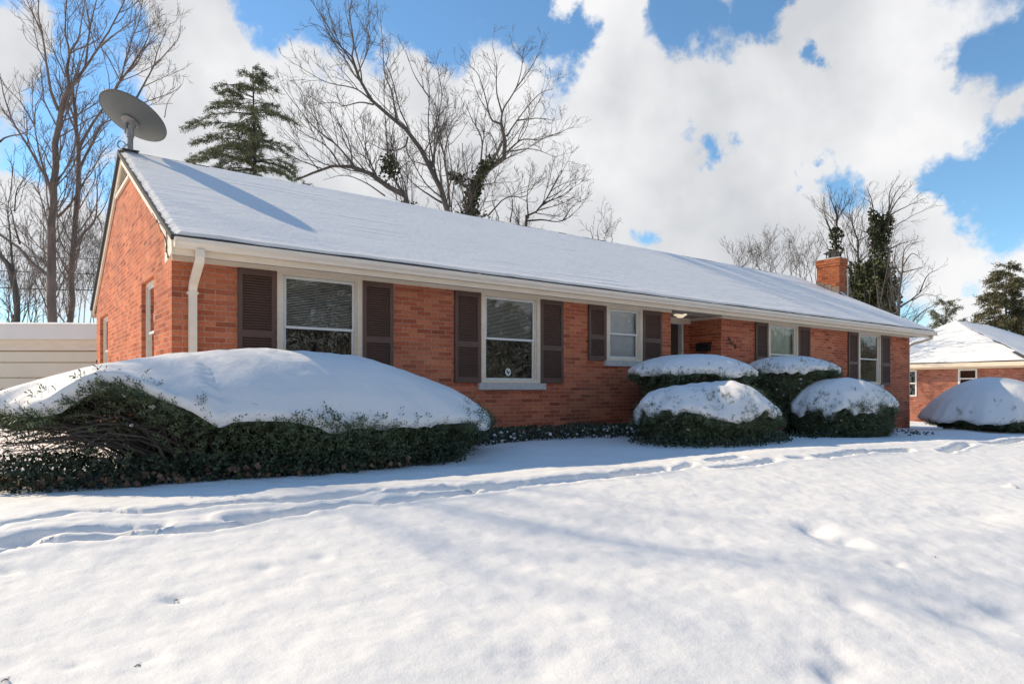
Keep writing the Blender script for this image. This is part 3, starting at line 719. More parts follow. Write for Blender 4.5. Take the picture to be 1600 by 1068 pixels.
mb.build('bracket', M['galv'], dish)
mb = MB(); P = []
for i in range(40):
    t = i / 39; a = t * 4 * math.pi
    P.append(mast_bot + np.array([-0.12 + 0.06 * math.cos(a) - .03 * t, -.02 * t, 0.13 + .07 * math.sin(a)]))
mb.tube([mast_top - [0, 0, .05]] + P + [mast_bot + [-.16, -.05, .02]], 0.005, 5); mb.build('cable', M['cable'], dish)
mb = MB(); mb.box(mast_bot[0] - .13, mast_bot[0] + .13, RY - .12, RY + .12, RZ + .028, RZ + .038)
mb.prism([(RY - .13, RZ - .04), (RY, RZ + .03), (RY + .13, RZ - .04), (RY + .13, RZ - .02), (RY, RZ + .045), (RY - .13, RZ - .02)], 'x', mast_bot[0] - .1, mast_bot[0] + .1); mb.build('mount_plate', M['galv'], dish)

# ------------------------------------------------------------------ shrubs with caps of snow
def sprig_base(n=11, ln=0.034, wd=0.0075, step=0.0085):
    V = []; Fs = []
    for i in range(n):
        a = i * 2.4; z = i * step
        d = np.array([math.cos(a) * .75, math.sin(a) * .75, .66]); s = np.array([-math.sin(a), math.cos(a), 0]) * wd * .5
        l = ln * (1 - .45 * i / n); p = np.array([0, 0, z])
        b = len(V); V += [p - s * .5, p + d * l * .55 - s, p + d * l, p + d * l * .55 + s, ]; Fs.append([b, b + 1, b + 2, b + 3])
    return np.array(V), np.array(Fs)
SPV, SPF = sprig_base()
def scatter(mb, BV, BF, P, D, S):
    P = np.asarray(P); n = len(P)
    D = D / (np.linalg.norm(D, axis=1, keepdims=True) + 1e-9)
    R = rng.normal(size=(n, 3)); A = np.cross(D, R); A /= np.linalg.norm(A, axis=1, keepdims=True) + 1e-9; B = np.cross(D, A)
    V = P[:, None] + S[:, None, None] * (BV[None, :, 0:1] * A[:, None] + BV[None, :, 1:2] * B[:, None] + BV[None, :, 2:3] * D[:, None])
    Fs = (np.arange(n) * len(BV))[:, None, None] + BF[None]
    mb.add(V.reshape(-1, 3), Fs.reshape(-1, BF.shape[1]))
OCT = np.array([[1,0,0],[-1,0,0],[0,1,0],[0,-1,0],[0,0,.7],[0,0,-.7],[.62,.62,.3],[-.62,.62,.3],[.62,-.62,.3],[-.62,-.62,.3]], float)
OCTF = np.array([[4,0,6],[4,6,2],[4,2,7],[4,7,1],[4,1,9],[4,9,3],[4,3,8],[4,8,0],[5,6,0],[5,2,6],[5,7,2],[5,1,7],[5,9,1],[5,3,9],[5,8,3],[5,0,8]])

def shrub(name, label, cx, cy, a, b, zg, rim, peak, taper, count, p=2.2, q=0.8, rimf=None, density=None, clumps=120, poke=60, group=None, stems=26, rot=0.0, size=1.0, bottom=0.0, fleck=0.2, hang=0.10, cov=None, lumps=0.05):
    root = thing(name, (cx, cy, zg), label, 'shrub', group)
    cr_, sr_ = math.cos(rot), math.sin(rot)
    def loc(u, v): return cx + u * a * cr_ - v * b * sr_, cy + u * a * sr_ + v * b * cr_
    rimf = rimf or (lambda u, v: 0 * u)
    # --- snow cap
    nr, na = 46, 150; mb = MB(); rows = []
    ang = np.arange(na) * 2 * math.pi / na
    seed = rng.uniform(0, 50)
    er = 1.0 + 0.055 * fbm(np.cos(ang) * 3.2 + seed, np.sin(ang) * 3.2 + seed, 4) * 2 + 0.03 * vnoise(ang * 14, ang * 0 + seed)
    hg = hang * np.clip(0.5 + 2.2 * fbm(np.cos(ang) * 5 + seed, np.sin(ang) * 5 + 3, 4), 0, 1.8)
    for i in range(nr + 1):
        r = (i / nr) ** 0.8; ee = 1 + (er - 1) * r ** 4; u = r * ee * np.cos(ang); v = r * ee * np.sin(ang)
        x, y = loc(u, v)
        z = rim + rimf(u, v) * min(1, r) ** 2 + (peak - rim) * (1 - min(r, 1) ** p) ** q + lumps * fbm(x * 1.6 + seed, y * 1.6, 3) * (1 - .3 * r) + 0.008 * fbm(x * 9, y * 9, 2) - hg * sstep(.82, 1, r) * .6
        rows.append(np.stack([x, y, z], -1))
    for (r, dz) in ((1.0, -.05), (.95, -.085), (.84, -.05), (.5, 0.06), (0.0, 0.10)):
        u = r * er * np.cos(ang); v = r * er * np.sin(ang); x, y = loc(u, v)
        rows.append(np.stack([x, y, rim + rimf(u, v) * r ** 2 + (peak - rim) * (1 - r ** p) ** q * .55 + dz - .03 - hg * (1.0 if r > .9 else 0.2)], -1))
    k = len(rows); i = np.arange(k - 1)[:, None]; j = np.arange(na)[None]; j2 = (j + 1) % na
    Fs = np.stack([i * na + j, i * na + j2, (i + 1) * na + j2, (i + 1) * na + j], -1).reshape(-1, 4)
    mb.add(np.concatenate(rows), Fs[:, ::-1])
    # flecks of snow held among the outer needles
    def side_points(n, jit):
        h = rng.random(n) ** .8; an = rng.uniform(0, 2 * math.pi, n)
        prof = taper + (1 - taper) * h ** .75
        rr = prof * (1 - np.abs(rng.normal(0, jit, n)))
        lump = 1 + .10 * fbm(np.cos(an) * 4 + seed, np.sin(an) * 4 + h * 3, 3)
        lump = lump * (.97 - .05 * h); u, v = rr * lump * np.cos(an), rr * lump * np.sin(an); x, y = loc(u, v)
        zt = rim + rimf(u, v) - .03
        z = zg + bottom + (zt - zg - bottom) * h
        return x, y, z, u, v, h
    n = clumps; x, y, z, u, v, h = side_points(n, .02); kk = rng.random(n) < (fleck + h ** 3)
    P = np.stack([x, y, z], -1)[kk]
    scatter(mb, OCT, OCTF, P, np.tile([0, 0, 1.0], (len(P), 1)) + rng.normal(0, .2, (len(P), 3)), rng.uniform(.010, .034, len(P)) * size)
    mb.build('snow_cap', M['snow'], root, smooth=True)
    # --- foliage
    mb = MB()
    x, y, z, u, v, h = side_points(count, .13)
    keep = np.ones(count, bool)
    if density: keep = rng.random(count) < density(x, y, z)
    out = np.stack([(x - cx) / a ** 1.2, (y - cy) / b ** 1.2, np.full(count, .35)], -1); out += rng.normal(0, .45, out.shape)
    scatter(mb, SPV, SPF, np.stack([x, y, z], -1)[keep], out[keep], rng.uniform(.8, 1.6, count)[keep] * size)
    # under the cap and poking through its skirt
    n = count // 8; an = rng.uniform(0, 2 * math.pi, n); r = rng.uniform(.84, .985, n); u, v = r * np.cos(an), r * np.sin(an); x, y = loc(u, v)
    z = rim + rimf(u, v) - hang * .5 + rng.normal(-.085, .03, n)
    D = np.stack([np.cos(an) * .7, np.sin(an) * .7, np.full(n, .7)], -1) + rng.normal(0, .35, (n, 3))
    scatter(mb, SPV, SPF, np.stack([x, y, z], -1), D, rng.uniform(.6, 1.15, n) * size)
    n = count // 7; an = rng.uniform(0, 2 * math.pi, n); an = an[rng.random(n) < sstep(-.12, .28, fbm(np.cos(an) * 6 + seed, np.sin(an) * 6 + 9, 3))]; n = len(an)
    r = rng.uniform(.97, 1.0, n) * np.interp(an, ang, er); u, v = r * np.cos(an), r * np.sin(an); x, y = loc(u, v)
    z = rim + rimf(u, v) - np.interp(an, ang, hg) * .7 - .165 + rng.normal(0, .03, n)
    scatter(mb, SPV, SPF, np.stack([x, y, z], -1), np.stack([np.cos(an) * .8, np.sin(an) * .8, np.full(n, .6)], -1) + rng.normal(0, .35, (n, 3)), rng.uniform(.7, 1.25, n) * size)
    n = poke; an = rng.uniform(0, 2 * math.pi, n); r = np.sqrt(rng.random(n)) * .3 + .69
    if cov is not None: an, r = cov(n)
    u, v = r * np.cos(an), r * np.sin(an); x, y = loc(u, v)
    z = rim + rimf(u, v) * r ** 2 + (peak - rim) * (1 - np.clip(r, 0, 1) ** p) ** q - hang * .6 * .5 * sstep(.82, 1, r) - .03
    for k_ in range(3):
        D = np.tile([0, 0, 1.0], (n, 1)) + rng.normal(0, .5, (n, 3))
        scatter(mb, SPV, SPF, np.stack([x, y, z], -1) + rng.normal(0, .012, (n, 3)), D, rng.uniform(.5, 1.1, n) * size)
    mb.build('foliage', M['yew'], root)
    # --- stems
    mb = MB(); P = np.zeros((stems, 6, 3)); R = np.zeros((stems, 6))
    for s in range(stems):
        an = rng.uniform(0, 2 * math.pi); r1 = rng.uniform(.45, .95); o = rng.normal(0, .12, 2)
        for t in range(6):
            f = t / 5; xx, yy = loc(o[0] * .5 + r1 * math.cos(an) * f ** 1.3, o[1] * .5 + r1 * math.sin(an) * f ** 1.3)
            P[s, t] = (xx, yy, zg - .05 + (rim + .05 - zg) * f ** .7 + rng.normal(0, .015)); R[s, t] = .022 * (1 - .75 * f)
    tubes(mb, P, R, 5); mb.build('stems', M['bark_dark'], root)
    return root

def G(x, y): return float(gz_at(np.array(x), np.array(y)))
# the big spreading yew in front of the near corner
bcx, bcy, bA, bB, bR = 0.95, -1.60, 2.92, 1.24, 0.055
def big_rim(u, v):
    x = bcx + u * bA
    return .13 - .06 * np.clip(x, -.6, 2) + .07 * (x < -.2) + .27 * np.exp(-((x + 1.05) / .42) ** 2) * (v < 0) * np.clip(-v * 1.4, 0, 1)
def big_den(x, y, z):
    gap = np.exp(-((x + .95) / .7) ** 2) * (y < bcy + .3)
    return np.clip(1 - .80 * gap * (z < ZC - .10) - .45 * (x < .3) * (z < ZC - .38) * (y < -1), .10, 1)
def big_cov(n):
    an = np.concatenate([rng.normal(-.42, .25, n // 2), rng.normal(-1.8, .6, n - n // 2)]); return an, np.concatenate([rng.uniform(.84, .99, n // 2), rng.uniform(.93, 1.0, n - n // 2)])
big = shrub('spreading_yew', 'wide spreading yew under a broad snow mound before the near corner of the brick house', bcx, bcy, bA, bB, ZC - .88, ZC - .34, ZC + .46, .84, 15000,
            p=2.0, q=.95, rimf=big_rim, density=big_den, clumps=200, poke=14, stems=90, cov=big_cov, fleck=.04, hang=.10, rot=bR, size=1.35, lumps=.05)
# bare twigs inside the open left end
mb = MB(); n = 170; P = np.zeros((n, 6, 3)); R = np.zeros((n, 6))
for s in range(n):
    o = np.array([rng.normal(-.2, .2), -2.0 + rng.normal(0, .2), ZC - .85 + rng.uniform(0, .12)])
    ex = rng.uniform(-1.8, .3); e = np.array([ex, rng.uniform(-2.5, -1.7), ZC + rng.uniform(-.55, .06 if ex > -1.3 else -.28)])
    for t in range(6):
        f = t / 5; P[s, t] = o + (e - o) * f + np.array([0, 0, .18 * math.sin(f * math.pi)]) + rng.normal(0, .025, 3) * (f > 0)
        R[s, t] = .016 * (1 - .75 * f)
tubes(mb, P, R, 4); mb.build('twigs', M['bark'], big)

gA = 'yews along the front of the house'
shrub('yew_bush', 'flat topped yew with a smooth snow disc before the entry, undercut to a narrow base', 8.86, -1.25, 1.40, 1.0, G(8.86, -1.2), ZC + .36, ZC + .66, .30, 9500, p=2.6, q=.8, clumps=200, poke=14, group=gA, fleck=.03, hang=.05, bottom=.05, size=1.15)
shrub('yew_bush', 'snow topped yew set back below the window with the pale green curtain', 12.67, -1.05, 1.2, .9, G(12.67, -1.1), ZC + .50, ZC + .74, .5, 7000, p=2.8, q=.8, clumps=320, poke=40, group=gA, fleck=.1, hang=.06, bottom=.15, size=1.2)
def cB(n):
    an = np.concatenate([rng.normal(-.75, .28, n // 2), rng.normal(-2.1, .6, n - n // 2)]); return an, rng.uniform(.62, 1.0, n)
shrub('yew_bush', 'lumpy low yew with patchy snow, frontmost of the bushes before the entry', 8.03, -2.22, 1.52, .98, G(8.03, -2.9), ZC - .34, ZC + .10, .82, 10500, p=3.0, q=.85, clumps=420, poke=110, group=gA, fleck=.12, hang=.16, size=1.2, cov=cB, lumps=.16,
      rimf=lambda u, v: .09 * np.sin(u * 6 + 1))
shrub('yew_bush', 'rounded snow topped yew under the last window, beside the house corner', 13.14, -2.0, 1.45, .95, G(13.14, -2.4), ZC - .30, ZC + .25, .78, 9500, p=2.7, q=.85, clumps=420, poke=70, group=gA, fleck=.06, hang=.13, size=1.25, lumps=.09)
shrub('spreading_yew', 'wide snow mounded yew beyond the far corner of the brick house, before the neighbour house', 22.2, -2.0, 2.25, 1.75, G(22.2, -2.5), ZC - .80, ZC + .36, .70, 9500, p=2.2, q=.85, clumps=160, poke=70, fleck=.05, hang=.08, bottom=.10, size=1.4, stems=40)

# ------------------------------------------------------------------ ground cover and dead leaves
LEAF = np.array([[0, 0, 0], [.5, .42, .12], [0, 1.0, .05], [-.5, .42, .12]], float); LEAFF = np.array([[0, 1, 2, 3]])
def leaf_field(mb, n, fx, h=.09, s=(.03, .055)):
    x, y = fx(n); z = gz_at(x, y) + rng.random(n) ** 1.3 * h
    D = rng.normal(0, .55, (n, 3)); D[:, 2] = np.abs(D[:, 2]) + .45
    BV = LEAF[:, [0, 2, 1]]
    scatter(mb, BV, LEAFF, np.stack([x, y, z], -1), D, rng.uniform(s[0], s[1], n))
mb = MB()
def bfront(x):
    return bcy + bR * (x - bcx) - bB * np.sqrt(np.clip(1 - ((x - bcx) / (bA * 1.02)) ** 2, .02, 1))
def f1(n):
    x = rng.uniform(-2.1, 2.9, n); f = bfront(x) + .02 + .10 * fbm(x * 2, x * 0, 3) * 2; return x, f + rng.random(n) ** 1.4 * 1.3
def f2(n):
    x = rng.uniform(3.2, 8.6, n); w = 1.0 + .6 * fbm(x * 1.3, x * 0 + 7, 3); return x, -.04 - rng.random(n) * w
def f3(n):
    a = rng.uniform(0, 2 * math.pi, n); r = rng.uniform(.75, 1.12, n); return 7.9 + 1.5 * r * np.cos(a), -2.35 + 1.0 * r * np.sin(a)
leaf_field(mb, 9000, f1, .24, (.026, .05)); leaf_field(mb, 5200, f2, .22); leaf_field(mb, 1600, f3, .12)
def f4(n): return rng.uniform(10, 16, n), rng.uniform(-2.9, -.2, n)
leaf_field(mb, 1200, f4, .1)
tag(mb.build('ground_cover', M['cover']), 'dark evergreen ground cover showing through the snow along the house and under the bushes', kind='stuff')
mb = MB(); n = 300; x, y = f2(n); P = np.stack([x, y, gz_at(x, y) + rng.random(n) * .18], -1)
scatter(mb, OCT, OCTF, P, np.tile([0, 0, 1.0], (n, 1)) + rng.normal(0, .25, (n, 3)), rng.uniform(.012, .045, n))
tag(mb.build('snow_clumps', M['snow'], None, True), 'small clumps of snow caught on the ground cover along the house', kind='stuff')
mb = MB()
def f5(n):
    x = rng.uniform(-2.0, 2.0, n); return x, bfront(x) - .02 + rng.random(n) * .3
leaf_field(mb, 330, f5, .10, (.04, .08))
def f6(n): return rng.uniform(-2, 1.5, n), rng.uniform(-2.3, -1.4, n)
leaf_field(mb, 120, f6, .05, (.05, .09))
def f7(n): return rng.uniform(6.8, 9, n), rng.uniform(-3.3, -2.9, n)
leaf_field(mb, 40, f7, .06, (.03, .06))
tag(mb.build('dead_leaves', M['dead']), 'brown fallen leaves caught along the foot of the big yew', kind='stuff')

mb = MB()
for (px, py, ln) in [(215, 1033, .05), (8, 1052, .05), (1580, 757, .14), (1590, 760, .10), (1462, 868, .04), (275, 926, .03)]:
    h = ground_hit(px, py); a = rng.uniform(-.5, .5); z = G(h[0], h[1]) + .001; ln *= .7 if ln < .11 else 1
    d = np.array([math.cos(a) * SI, math.sin(a) - CO * .5, 0]) * ln * .5
    c_ = np.array([h[0], h[1], z])
    mb.tube([c_ - d, c_ + [0, 0, .008], c_ + d * .9], [.0022, .0028, .0016], 4)
    if rng.random() < .5: mb.tube([c_, c_ + d * .4 + [.01, .03, .004]], [.0018, .001], 4)
tag(mb.build('twig_litter', M['bark_pink']), 'scattered broken twigs and bud scales lying on the lawn snow', kind='stuff')

# ------------------------------------------------------------------ detached garage on the left
Zg = 16.5
def gp(X, D, z): return CAM + X * RGT + (Zg + D) * FWD + np.array([0, 0, z])
gar = thing('garage', tuple(gp(-13, 0, -1.0)), 'low beige detached garage with thin snow on its flat roof, left of the house', 'garage')
gm = lambda X0_, X1_, D0, D1, z0_, z1_: [gp(X, D, z) for z in (z0_, z1_) for (X, D) in ((X0_, D0), (X1_, D0), (X1_, D1), (X0_, D1))]
BF = [[0,3,2,1],[4,5,6,7],[0,1,5,4],[1,2,6,5],[2,3,7,6],[3,0,4,7]]
GA, GB = -17.2, -9.35
mb = MB(); mb.add(gm(GA + .1, GB - .1, .1, 6.2, -1.4, 1.2), BF); mb.build('wall', M['siding'], gar)
mb = MB()
z = -1.2; k = 0
while z < .92:
    h = min(.375, .95 - z)
    V = [gp(X, D, zz) for (zz, D) in ((z, .03), (z + .02, .02), (z + h - .03, .02), (z + h - .012, .075), (z + h - .001, .03)) for X in (GA + .3, GB - .12)]
    mb.add(V, [[i * 2, i * 2 + 1, i * 2 + 3, i * 2 + 2] for i in range(4)]); z += h
mb.build('garage_door', M['siding'], gar)
mb = MB(); mb.add(gm(GA, GB, -.12, .09, 1.22, 1.58), BF); mb.build('fascia', M['garage_trim'], gar)
mb = MB(); mb.add(gm(GA + .05, GB - .05, -.02, .07, .955, 1.218), BF); mb.build('header_trim', M['trim'], gar)
mb = MB(); mb.add(gm(GA, GB, .092, 6.3, 1.3, 1.575), BF); rf = mb.build('roof', M['shingle'], gar)
mb = MB(); nx_, ny_ = 70, 24; V = []
for i in range(nx_):
    for j in range(ny_):
        X = GA - .02 + (GB - GA + .04) * i / (nx_ - 1); D = -.14 + 6.4 * (j / (ny_ - 1)) ** 1.6
        edge = 0 if (j == 0 or i in (0, nx_ - 1) or j == ny_ - 1) else 1
        V.append(gp(X, D, 1.582 + edge * (.045 + .02 * float(fbm(np.array(X * 1.1), np.array(D * 1.3), 3)))))
mb.add(V, [[i * ny_ + j, (i + 1) * ny_ + j, (i + 1) * ny_ + j + 1, i * ny_ + j + 1] for i in range(nx_ - 1) for j in range(ny_ - 1)])
mb.build('snow_layer', M['snow'], rf, smooth=True)

# ------------------------------------------------------------------ the neighbour's house on the right
nx0, ny0, nw, nlen = 34.0, 0.1, 9.2, 15.0
ze, zr = ZC + 1.26, ZC + 3.60
ns = thing('neighbour_house', (nx0 + 4, ny0, 0), 'distant brick house with snow covered hip roof and cream eaves, beyond the right end', 'house')
ins = .55; zb = -1.0
mb = MB(); zt = ze - .28
nwin = [(on_x(1432.5, nx0 + ins), on_x(1412, nx0 + ins), ZC - .35, zt - .02), (on_x(1527, nx0 + ins), on_x(1497, nx0 + ins), ZC + .05, zt - .02), (on_x(1612, nx0 + ins), on_x(1592, nx0 + ins), ZC - .1, zt - .1)]
nwin = [(a, c, d, e) for (a, c, d, e) in nwin if a > ny0 + ins and c < ny0 + nw - ins and c > a]
wall_grid(mb, lambda u, t, z: (nx0 + ins + t, u, z), ny0 + ins, ny0 + nw - ins, zb, zt, nwin, .2)
wall_grid(mb, lambda u, t, z: (u, ny0 + ins + t, z), nx0 + ins, nx0 + nlen - ins, zb, zt, [], .2)
wall_grid(mb, lambda u, t, z: (u, ny0 + nw - ins - t, z), nx0 + ins, nx0 + nlen - ins, zb, zt, [], .2)
wall_grid(mb, lambda u, t, z: (nx0 + nlen - ins - t, u, z), ny0 + ins, ny0 + nw - ins, zb, zt, [], .2)
mb.build('wall', M['brick_far'], ns)
for (a, c, d, e) in nwin:
    mb = MB()
    for (p, q, r, s) in ((a, a + .07, d, e), (c - .07, c, d, e), (a + .07, c - .07, e - .07, e), (a + .07, c - .07, d, d + .07), (a + .07, c - .07, (d + e) / 2 - .03, (d + e) / 2 + .03)):
        mb.box(nx0 + ins - .02, nx0 + ins + .08, p + .001, q - .001, r, s)
    wo = mb.build('window', M['white'], ns)
    mb = MB(); mb.poly([(nx0 + ins + .06, a, d), (nx0 + ins + .06, c, d), (nx0 + ins + .06, c, e), (nx0 + ins + .06, a, e)]); mb.build('pane', M['glass'], wo)
    mb = MB(); mb.poly([(nx0 + ins + .5, a - 1, d - 1), (nx0 + ins + .5, c + 1, d - 1), (nx0 + ins + .5, c + 1, zt - .01), (nx0 + ins + .5, a - 1, zt - .01)]); mb.build('interior', M['dark'], wo)
mb = MB()
x0_, x1_, y0_, y1_ = nx0, nx0 + nlen, ny0, ny0 + nw; ym = (y0_ + y1_) / 2; h2 = nw / 2
mb.add([(x0_, y0_, ze), (x1_, y0_, ze), (x1_, y1_, ze), (x0_, y1_, ze), (x0_ + h2, ym, zr), (x1_ - h2, ym, zr)], [[0, 1, 5, 4], [2, 3, 4, 5]]); mb.f.append(np.array([[3, 0, 4], [1, 2, 5]]))
mb.add([(x0_, y0_, ze - .01), (x1_, y0_, ze - .01), (x1_, y1_, ze - .01), (x0_, y1_, ze - .01)], [[3, 2, 1, 0]])
nr_ = mb.build('roof', M['shingle'], ns)
mb = MB()
mb.box(x0_ + .01, x1_ - .01, y0_ + .01, y0_ + .04, ze - .20, ze - .012); mb.box(x0_ + .01, x0_ + .04, y0_ + .04, y1_ - .01, ze - .20, ze - .012); mb.box(x0_ + .041, x1_ - .05, y0_ + .041, y1_ - .05, ze - .205, ze - .19)
mb.box(x0_ + ins - .05, x1_ - ins + .05, y0_ + ins - .05, y1_ - ins + .05, zt, ze - .206)
mb.build('fascia', M['trim'], ns)
# snow on the four planes, worn thin along the hips
def plane_snow(A, B, C, D, nu, nv):
    A, B, C, D = map(np.array, (A, B, C, D)); mb = MB(); V = []
    nrm_ = np.cross(B - A, D - A); nrm_ = nrm_ / np.linalg.norm(nrm_)
    for i in range(nu):
        for j in range(nv):
            u, v = i / (nu - 1), j / (nv - 1); p = (A * (1 - u) + B * u) * (1 - v) + (D * (1 - u) + C * u) * v
            e = min(u, 1 - u) * 14; e = min(e, 1); t = .05 * (e if v > 0.02 else .6) + .03 * float(vnoise(np.array(p[0] * 1.3 + p[1]), np.array(p[2] * 4.0)))
            if e < .35 and vnoise(np.array(v * 13.0 + u * 3), np.array(4.2)) > .02: t = -.03
            V.append(p + nrm_ * max(t, -.03) )
    mb.add(V, [[i * nv + j, (i + 1) * nv + j, (i + 1) * nv + j + 1, i * nv + j + 1] for i in range(nu - 1) for j in range(nv - 1)])
    return mb
p0, p1, p2, p3, p4, p5 = (x0_, y0_, ze), (x1_, y0_, ze), (x1_, y1_, ze), (x0_, y1_, ze), (x0_ + h2, ym, zr), (x1_ - h2, ym, zr)
plane_snow(p0, p1, p5, p4, 90, 40).build('snow_layer', M['roof_snow'], nr_, smooth=True)
plane_snow(p3, p0, p4, p4, 60, 40).build('snow_layer', M['roof_snow'], nr_, smooth=True)
plane_snow(p2, p3, p4, p5, 50, 30).build('snow_layer', M['roof_snow'], nr_, smooth=True)

# ------------------------------------------------------------------ trees
def catmull(P, k):
    P = np.asarray(P, float); n = len(P); E = np.concatenate([[2 * P[0] - P[1]], P, [2 * P[-1] - P[-2]]])
    d = np.concatenate([[0], np.cumsum(np.linalg.norm(np.diff(P[:, :3], axis=0), axis=1))]); d /= d[-1]
    out = []
    for t in np.linspace(0, 1, k):
        i = min(np.searchsorted(d, t, 'right') - 1, n - 2); f = (t - d[i]) / (d[i + 1] - d[i] + 1e-12)
        a, b, c, e = E[i], E[i + 1], E[i + 2], E[i + 3]
        out.append(.5 * (2 * b + (c - a) * f + (2 * a - 5 * b + 4 * c - e) * f * f + (3 * b - 3 * c + e - a) * f ** 3))
    return np.array(out)

def spawn(P, R, dens, umin, ratio, ang, up, kk, rr, lmin, lmax, wig=.12, bias=None):
    """side shoots for a batch of paths P [n,k,3]"""
    n, k, _ = P.shape
    Ls = np.linalg.norm(np.diff(P, axis=1), axis=2).sum(1)
    cnt = np.maximum(1, np.round(Ls * dens * rng.uniform(.7, 1.3, n))).astype(int)
    idx = np.repeat(np.arange(n), cnt); m = len(idx)
    u = umin + (1 - umin) * rng.random(m) ** .85; f = u * (k - 1); i = np.minimum(f.astype(int), k - 2); g = (f - i)[:, None]
    p = P[idx, i] * (1 - g) + P[idx, i + 1] * g; T = P[idx, i + 1] - P[idx, i]; T /= np.linalg.norm(T, axis=1, keepdims=True) + 1e-9
    r = R[idx, i] * (1 - g[:, 0]) + R[idx, i + 1] * g[:, 0]
    q = np.cross(T, rng.normal(size=(m, 3))); q /= np.linalg.norm(q, axis=1, keepdims=True) + 1e-9
    a = rng.normal(ang, .22, m)[:, None]
    D = np.cos(a) * T + np.sin(a) * q; D[:, 2] += up
    if bias is not None: D += bias
    D /= np.linalg.norm(D, axis=1, keepdims=True)
    ln = np.clip(Ls[idx] * ratio * (1.15 - .75 * u) * rng.uniform(.6, 1.3, m), lmin, lmax)
    r0 = np.minimum(r * .72, rr * ln + .0025)
    C = np.zeros((m, kk, 3)); C[:, 0] = p; d = D
    for s in range(1, kk):
        C[:, s] = C[:, s - 1] + d * (ln / (kk - 1))[:, None]
        d = d + rng.normal(0, wig, (m, 3)) + np.array([0, 0, up * .35]) + (0 if bias is None else bias * .35); d /= np.linalg.norm(d, axis=1, keepdims=True)
    Rr = r0[:, None] * (1 - .72 * np.linspace(0, 1, kk))[None]
    return C, np.maximum(Rr, .0052)

def tree(name, label, limbs, Z, bark, group=None, dens=(1.5, 2.4, 3.4), zlean=3.0, up=.25, ratios=(.50, .50, .52), lmax=(3.6, 1.5, .7), ivy=None, bias=None, trunk_n=1, ivy_n=0, ivy_r=.35, thin=1.0, rad=(.0095, .009, .009), cat='tree', ang=.66, umin=.22, rs=.56):
    """limbs: list of [(px, py, radius_px), ...]; the first trunk_n are the trunk"""
    root = None; mt = MB(); mc = MB(); allP = []; allR = []
    for li, limb in enumerate(limbs):
        pts = []
        side = rng.uniform(-1, 1) if li >= trunk_n else 0
        n = len(limb)
        for q, (px, py, rp) in enumerate(limb):
            f = q / max(1, n - 1); Zq = Z + (zlean * side * f ** 1.2 if li >= trunk_n else 0)
            pts.append(np.append(at(px, py, Zq), rp * rs * (1 - .45 * f * (li > 0)) * Zq / F))
        if li == 0:
            b = np.array(pts[0]); gzz = float(ground_base(b[0], b[1])) - .3
            if b[2] > gzz + .5:
                pts.insert(0, np.array([b[0], b[1], gzz, b[3] * 1.25]))
            root = thing(name, (b[0], b[1], gzz + .3), label, cat, group)
        C = catmull(pts, 18)
        w = C[:, 3].mean() * .35; C[1:-1, :3] += rng.normal(0, w, (16, 3)) * .5
        Pp, Rp = C[None, :, :3], np.maximum(C[None, :, 3], .006)
        tubes(mt if li < trunk_n else mc, Pp, Rp, 9)
        allP.append(Pp); allR.append(Rp)
    P, R = np.concatenate(allP), np.concatenate(allR)
    mt.build('trunk', M[bark], root, smooth=True)
    um = umin
    P1, R1 = spawn(P, R, dens[0] * 1.5, um, ratios[0], ang, up, 8, rad[0], .7, lmax[0], .15, bias)
    P2, R2 = spawn(P1, R1, dens[1] * 1.25, .12, ratios[1], ang, up * .8, 6, rad[1], .4, lmax[1], .17, bias)
    P3, R3 = spawn(P2, R2, dens[2] * 1.75, .1, ratios[2], ang, up * .6, 4, rad[2], .22, lmax[2], .2, bias)
    tubes(mc, P1, R1 * thin, 5); tubes(mc, P2, R2 * thin, 3); tubes(mc, P3, R3 * thin, 3)
    mc.build('crown', M[bark], root)
    if ivy:
        mi = MB()
        for (li, f0, f1, rad_, n) in ivy:
            C = allP[li][0]; CR = allR[li][0]; t = f0 + (f1 - f0) * rng.random(n); f = t * 17; i = np.minimum(f.astype(int), 16); g = (f - i)[:, None]
            p = C[i] * (1 - g) + C[i + 1] * g; d = rng.normal(size=(n, 3)); d /= np.linalg.norm(d, axis=1, keepdims=True)
            ff = (t - f0) / (f1 - f0 + 1e-9); lump = 1 + 1.2 * vnoise(t * 31 + li, t * 0) ; env = rad_ * (1.15 - .6 * ff) * np.clip(lump, .35, 1.7)
            p = p + d * (CR[i][:, None] + (env * rng.random(n) ** .45)[:, None])
            scatter(mi, LEAF[:, [0, 2, 1]], LEAFF, p, d + rng.normal(0, .6, (n, 3)) + [0, 0, -.3], rng.uniform(.07, .15, n) * Z / 26)
        mi.build('ivy', M['ivy'], root)
    return root

def S(pts, ox, oy, sc, r0, r1):
    n = len(pts); return [(ox + x / sc, oy + y / sc, r0 + (r1 - r0) * i / max(1, n - 1)) for i, (x, y) in enumerate(pts)]
